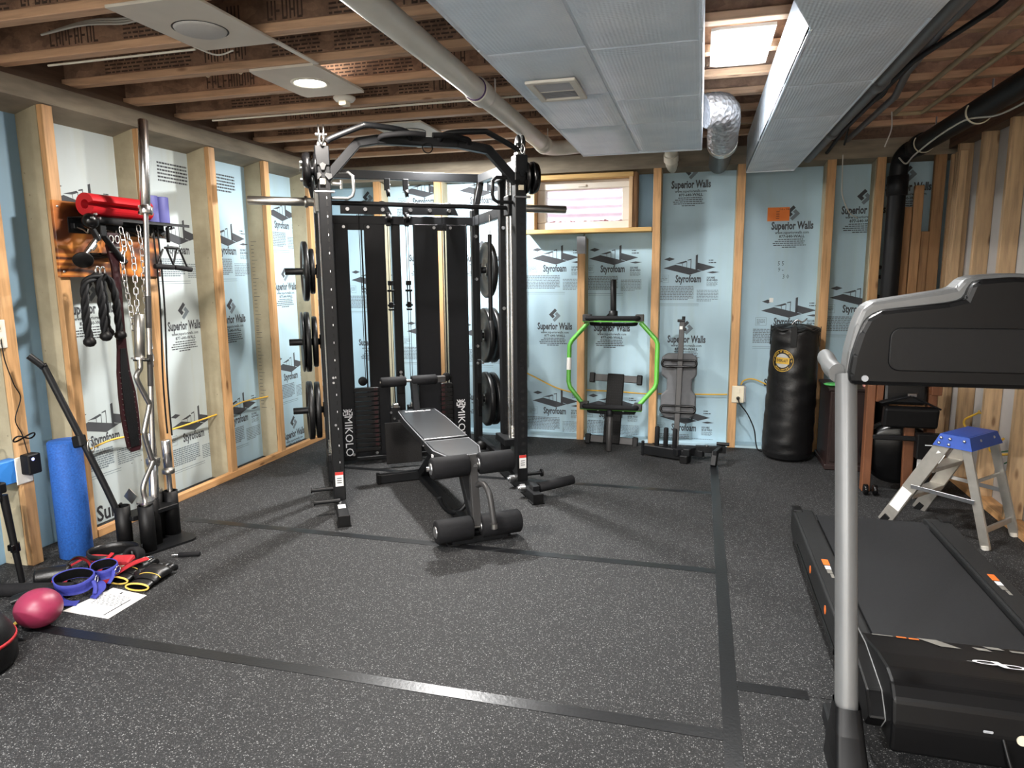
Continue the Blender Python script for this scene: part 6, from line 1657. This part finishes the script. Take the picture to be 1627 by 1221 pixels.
d2 = thing('air_duct', 'narrower foil-wrapped duct overhead on the right, lit on its left side', 'duct', T(.47, 3.0, 0))
EX0, EX1, EZ0, EZ1 = .296, .632, 2.155, 2.42
M().box((EX0 - .47 + .012, 2.4 - 3, EZ0 + .012), (EX1 - .47 - .012, 5.52 - 3, EZ1), None, .005).put('duct_core', 'foil', d2)
for ya, yb in ((2.40, 3.10), (3.10, 3.72), (3.72, 4.31), (4.31, 5.12), (5.12, 5.52)):
    blanket(EX0, EX1, ya + .004, yb - .004, EZ0 + .012, d2, .005, ox=.47, oy=3)
for s in (0, 1):
    for ya, yb in ((2.40, 3.10), (3.10, 4.31), (4.31, 5.52)):
        xx = (EX1 - .012 if s else EX0 + .012) - .47
        M().box((xx, ya + .003 - 3, EZ0 + .003), (xx + (.012 if s else -.012), yb - .003 - 3, EZ1 - .004), None, .004).put('side_panel', 'foil', d2)
M().box((EX0 - .47, 2.515, EZ0), (EX1 - .47, 2.527, EZ1 - .004), None, .004).put('end_panel', 'foil', d2)
# wider part of the same duct towards the camera
tap = [(EX0 - .47, 2.40 - 3), (EX1 - .47, 2.40 - 3), (EX1 - .47 + .05, -.6 - 3), (-.0 - .47, -.6 - 3), (.0 - .47, 1.42 - 3)]
M().prism(list(reversed(tap)), EZ1 - EZ0 - .006, T(0, 0, EZ0 + .003), .006).put('wide_section', 'foil', d2)
for y in (1.6, .5): M().box((-.0 - .46, y - 3.01, EZ0 - .002), (EX1 - .43, y - 2.99, EZ0 + .004), None, .001).put('foil_tape', 'crinkle', d2)
# flexible branch duct
fx = thing('flexible_duct', 'silver insulated flexible duct curling off the right side of the wide duct', 'duct', T(.06, 4.2, 2.3))
P_ = smooth_path([(-.07, -.12, .0), (-.02, -.10, .01), (.03, -.02, .015), (.04, .12, -.02), (.04, .30, -.04), (.045, .55, -.06)], 8)
M().tube(P_, .1, 26, radii=[.088 + .005 * math.sin(i * 1.9) for i in range(len(P_))]).put('insulated_jacket', 'crinkle', fx)
M().tube([(P_[i].x + .0, P_[i].y, P_[i].z) for i in range(len(P_) - 3, len(P_))], .094, 26).put('end_band', 'steel', fx)
M().tube([(.045, .55, -.06), (.045, 1.0, -.06), (.045, 1.6, -.03)], .075, 20).put('metal_sleeve', 'grey_metal', fx)
# white drain pipe
wp = thing('drain_pipe', 'long white plastic drain pipe hung below the joists left of the wide duct', 'pipe', T(-1.11, 2.5, 2.345))
M().tube([(0, -3.1, 0), (0, .97, 0)], .0525, 28).put('pipe_length', 'pvc', wp)
M().tube([(0, 1.05, 0), (0, 2.5, 0)], .0525, 28).put('pipe_length', 'pvc', wp)
M().lathe([(.0525, 0), (.0625, 0), (.0635, .004), (.0635, .13), (.0625, .134), (.0525, .134)], (0, .94, 0), (0, 1, 0), 28).put('coupling', 'pvc', wp)
M().lathe([(.053, 0), (.0575, 0), (.0575, .008), (.053, .008)], (0, .93, 0), (0, 1, 0), 28).put('primer_ring', 'purple', wp)
M().lathe([(.0525, 0), (.062, 0), (.062, .07), (.0525, .07)], (0, 2.46, 0), (0, 1, 0), 28).put('coupling', 'pvc', wp)
M().tube(smooth_path([(0, 2.5, 0), (.01, 2.62, .0), (.08, 2.72, .01), (.22, 2.74, .02), (.5, 2.74, .025)], 6), .0525, 22).put('elbow', 'pvc', wp)
M().lathe([(.053, 0), (.0575, 0), (.0575, .006), (.053, .006)], (0, 2.53, 0), (0, 1, 0), 28).put('primer_ring', 'purple', wp)
for y in (1.10, 2.38, -1.0):
    st_ = M().tube([(.0555 * math.cos(R(a)), y, .0555 * math.sin(R(a))) for a in range(180, 361, 12)], .012, 6, False, flat=.12)
    for s in (-1, 1): st_.box((s * .0555 - .001, y - .012, 0), (s * .0555 + .001, y + .012, .084))
    st_.put('hanger_strap', 'white', wp)
m = M(); rnd = random.Random(2)
for k in range(26):
    y = -.9 + k * .055
    m.box((-.038, y, -.0372), (-.0355, y + .02 + .02 * rnd.random(), -.0392))
o = m.put('pipe_print', 'ink_grey', wp); o['kind'] = 'stuff'
# grey pipe beside the narrow duct
g1 = thing('grey_pipe', 'slim grey plastic pipe hung along the right side of the narrow duct', 'pipe', T(.755, 3.2, 2.28))
M().tube([(0, -3.5, 0), (0, 2.62, 0)], .032, 18).put('pipe_length', 'pvc_grey', g1)
for y in (.38, 1.55): M().cyl((0, y, 0), (0, y + .10, 0), .040, n=20, chamfer=.003).put('coupling', 'pvc_grey', g1)
for y in (-.2, 1.0, 2.2): M().box((-.034, y, -.002), (-.031, y + .02, .15)).box((.031, y, -.002), (.034, y + .02, .15)).put('hanger_strap', 'white', g1)
# cream sprinkler pipe loop
cp_ = M().tube([(1.13, -.6, 2.40), (1.13, 4.96, 2.40), (1.135, 4.985, 2.40), (1.16, 4.99, 2.40), (1.26, 4.99, 2.40), (1.285, 4.985, 2.40), (1.29, 4.96, 2.40), (1.29, -.6, 2.40)], .0125, 12).put('water_pipe', 'cpvc')
cp_['label'] = 'thin cream water pipe making a long U under the right joists'; cp_['category'] = 'pipe'
o = M().tube([(.90, -.6, 2.385), (.90, 3.3, 2.385), (.93, 3.9, 2.38), (1.0, 4.4, 2.38), (1.0, 5.7, 2.38)], .019, 12).put('water_pipe', 'pvc_grey'); o['label'] = 'thin dark grey pipe between the grey pipe and the cream loop'; o['category'] = 'pipe'
o = M().tube([(.99, -.6, 2.36), (.99, 3.0, 2.36), (.88, 3.6, 2.35), (.86, 5.0, 2.33), (.87, 5.72, 2.30)], .012, 10).put('water_pipe', 'pvc_black'); o['label'] = 'thin black pipe beside the slim grey pipe'; o['category'] = 'pipe'
o = M().tube(smooth_path([(.80, 2.6, 2.41), (.86, 3.1, 2.36), (.84, 3.7, 2.40), (.90, 4.2, 2.35), (.87, 4.8, 2.38), (.93, 5.4, 2.30)], 8), .007, 8).put('ceiling_wire', 'cable'); o['label'] = 'dark cable looping among the pipes right of the narrow duct'; o['category'] = 'cable'
# black waste pipe
bp_ = thing('waste_pipe', 'thick black waste pipe along the right wall dropping in the back corner', 'pipe', T(1.40, 5.0, 2.27))
M().tube(smooth_path([(.07, -5.6, .06), (.04, -3., .04), (.0, .40, .0), (-.02, .56, -.005), (-.045, .66, -.05), (-.05, .685, -.14), (-.05, .69, -.26)], 6), .060, 22).put('bent_pipe', 'pvc_black', bp_)
M().tube([(-.05, .69, -.2), (-.055, .69, -2.27)], .060, 22).put('vertical_pipe', 'pvc_black', bp_)
M().cyl((-.05, .69, -.16), (-.05, .69, -.30), .070, n=24, chamfer=.004).put('coupling', 'pvc_black', bp_)
M().cyl((0, .30, 0), (-.005, .42, 0), .070, n=24, chamfer=.004).put('coupling', 'pvc_black', bp_)
for y in (.30, -.62, -1.7):
    h_ = M().tube([(.0 + (-y * .012 if y < 0 else 0) + .064 * math.cos(R(a)), y, .064 * math.sin(R(a)) - .0) for a in range(150, 391, 12)], .010, 6, flat=.4)
    h_.put('hanger_ring', 'ivory', bp_)
    M().box((.058, y - .01, 0), (.062, y + .01, .16)).put('hanger_strap', 'grey_box', bp_)
o = M().tube(smooth_path([(1.50, 3.6, 2.25), (1.44, 4.15, 2.21), (1.36, 4.4, 2.235), (1.30, 4.65, 2.2), (1.27, 5.0, 2.15), (1.30, 5.3, 2.14), (1.29, 5.45, 2.2)], 8), .005, 8).put('ceiling_wire', 'wire_white'); o['label'] = 'white wire draped below the black waste pipe'; o['category'] = 'cable'
o = M().tube(smooth_path([(.98, 5.72, 2.28), (.985, 5.72, 2.1), (1.0, 5.75, 1.99), (1.08, 5.9, 1.88), (1.15, 5.96, 1.84)], 6), .004, 8).put('ceiling_wire', 'wire_white'); o['label'] = 'white wire hanging down over the back wall foam at right'; o['category'] = 'cable'
o = M().tube(smooth_path([(1.10, 4.9, 2.40), (1.11, 4.92, 2.30), (1.085, 4.95, 2.2)], 6), .004, 8).put('ceiling_wire', 'wire_white'); o['label'] = 'short white wire end hanging near the cream pipe loop'; o['category'] = 'cable'

# ================================================================== CEILING PANELS, ALARM, SMALL CONDUITS
def spk(x0, x1, y0, y1, cx, cy, label, grille):
    t = thing('ceiling_speaker', label, 'speaker', T((x0 + x1) / 2, (y0 + y1) / 2, ZJ))
    dx, dy = (x1 - x0) / 2, (y1 - y0) / 2
    M().box((-dx, -dy, -.012), (dx, dy, 0), None, .002).put('white_panel', 'off_white', t)
    ox, oy = cx - (x0 + x1) / 2, cy - (y0 + y1) / 2
    if grille:
        M().lathe([(0, -.022), (.092, -.021), (.098, -.018), (.101, -.012)], (ox, oy, 0), n=44, caps=False).put('round_grille', 'grille', t)
        M().lathe([(.101, -.0125), (.106, -.0135), (.108, -.0125)], (ox, oy, 0), n=44, caps=False).put('shadow_gap_ring', 'black_plastic', t)
    else:
        M().lathe([(0, -.0135), (.094, -.0135), (.094, -.0125)], (ox, oy, 0), n=44, caps=False).put('round_cover', 'off_white', t)
        M().tube([(ox + .097 * math.cos(R(a)), oy + .097 * math.sin(R(a)), -.0125) for a in range(0, 360, 8)], .003, 6, True).put('shadow_gap_ring', 'black_plastic', t)
spk(-2.155, -1.775, 2.243, 2.765, -1.975, 2.535, 'white ceiling panel with a round speaker grille at the upper left', True)
spk(-2.165, -1.79, 4.375, 4.885, -1.96, 4.62, 'white ceiling panel with an unlit round cover above the pull-up bar', False)
al = thing('smoke_alarm', 'small white smoke alarm on the joist beside the lit ceiling panel', 'smoke alarm', T(-1.975, 3.71, ZJ))
M().lathe([(.062, 0), (.062, -.008), (.05, -.022), (0, -.024)], n=30).put('alarm_body', 'white', al)
M().box((-.022, -.03, -.045), (.022, .03, -.02), None, .004).put('sensor_block', 'ivory', al)
o = M().tube([(-3.05, 3.965, 2.426), (-.75, 3.965, 2.426)], .006, 10).put('conduit', 'pvc'); o['label'] = 'thin white conduit clipped under the joist behind the lit panel'; o['category'] = 'pipe'
o = M().tube([(-3.0, 2.755, 2.426), (-2.18, 2.755, 2.426)], .005, 10).put('conduit', 'pvc'); o['label'] = 'thin white conduit under the joist left of the speaker panel'; o['category'] = 'pipe'
cf = M().tube([(-2.95, 3.30, 2.50), (-2.1, 3.30, 2.50)], .013, 10)
o = cf.put('conduit', 'cpvc'); o['label'] = 'cream pipe between joists left of the lit ceiling panel'; o['category'] = 'pipe'
for x in (-2.55, -2.35, -2.22): M().tube([(x, 3.30 + .02 * math.cos(R(a)), 2.50 + .02 * math.sin(R(a))) for a in range(0, 360, 30)], .004, 6, True).put('pipe_clip', 'ivory', o)
for k in range(3):
    o = M().tube(smooth_path([(-2.85, 2.60, 2.50 - .0 * k), (-2.6, 2.58 + .012 * k, 2.51 + .012 * k), (-2.42, 2.60, 2.505 + .01 * k), (-2.3, 2.58 + .01 * k, 2.50 + .012 * k), (-2.1, 2.60, 2.50 + .02 * k)], 6), .005, 8).put('ceiling_wire', 'wire_white'); o['label'] = 'white cable of a loose bundle between joists at the upper left, %s' % ('lowest', 'middle', 'topmost')[k]; o['category'] = 'cable'
o = M().box((-1.80, 2.77, 2.424), (-1.775, 3.10, 2.43)).put('cord_cover', 'white'); o['label'] = 'white strip between the speaker panel and the lit panel'; o['category'] = 'strip'
o = M().tube(smooth_path([(-2.15, 2.70, 2.42), (-2.10, 2.79, 2.405), (-2.02, 2.80, 2.42)], 5), .004, 8).put('ceiling_wire', 'wire_white'); o['label'] = 'short white wire looping at the corner of the speaker panel'; o['category'] = 'cable'

# ------------------------------------------------------------------ ceiling lamps
RC = -.013
def lamp(x, y, pw, colr, label, y0=None, y1=None):
    mx = T(x, y, ZJ)
    t = thing('ceiling_light', label, 'light', mx, 'ceiling lights')
    y0 = -.27 if y0 is None else y0 - y; y1 = .27 if y1 is None else y1 - y
    x0, x1 = (-.185, .185) if x < -1 else (-.125, .13)
    m = M(); n = 48; rows = []
    for z in (0, -.012):
        for k in range(n):
            a = 2 * PI * (k + .5) / n; c, q = math.cos(a), math.sin(a)
            t_ = min(((x1 if c > 0 else x0) / c) if abs(c) > 1e-6 else 9, ((y1 if q > 0 else y0) / q) if abs(q) > 1e-6 else 9)
            rows += [(.079 * c, .079 * q, z), (t_ * c, t_ * q, z)]
    f = []
    for k in range(n):
        k2 = (k + 1) % n; o = 2 * n
        f += [(2 * k, 2 * k + 1, 2 * k2 + 1, 2 * k2), (o + 2 * k, o + 2 * k2, o + 2 * k2 + 1, o + 2 * k + 1), (2 * k + 1, o + 2 * k + 1, o + 2 * k2 + 1, 2 * k2 + 1), (2 * k, 2 * k2, o + 2 * k2, o + 2 * k)]
    corners = [(x0, y0), (x1, y0), (x1, y1), (x0, y1)]
    m.add(rows, f)
    m.put('white_panel', 'off_white', t)
    M().lathe([(.098, -.012), (.098, -.014), (.09, -.019), (.079, -.017), (.076, -.010), (.075, RC)], (0, 0, 0), n=40, caps=False).put('trim_ring', 'white', t)
    M().cyl((0, 0, RC), (0, 0, RC + .004), .0765, .0765, 40).put('diffuser', 'lamp', t)
    ld = bpy.data.lights.new('lamp_light', 'AREA'); ld.shape = 'DISK'; ld.size = .146; ld.energy = LAMP_W * pw; ld.color = colr; ld.spread = R(180)
    lo = bpy.data.objects.new('lamp_light', ld); COL.objects.link(lo); lo.parent = t; lo.location = (0, 0, -.022)
names = ['lit round ceiling light in a white panel at left, above the rack', 'lit round ceiling light in a white panel between the two foil ducts']
for i, (x, y, pw, c) in enumerate(LAMP_XY):
    if i == 0: lamp(x, y, pw, c, names[0], 3.09, 3.61)
    elif i == 1: lamp(x, y, pw, c, names[1], 3.15, 3.69)
    elif i == 2: lamp(x, y, pw, c, 'ceiling light panel half hidden behind the pull-up beam of the rack', 4.895, 5.22)
    else: lamp(x, y, pw, c, 'round ceiling light in a white panel behind the viewpoint, ' + ('near left', 'near right', 'far left', 'far right')[i - 3])
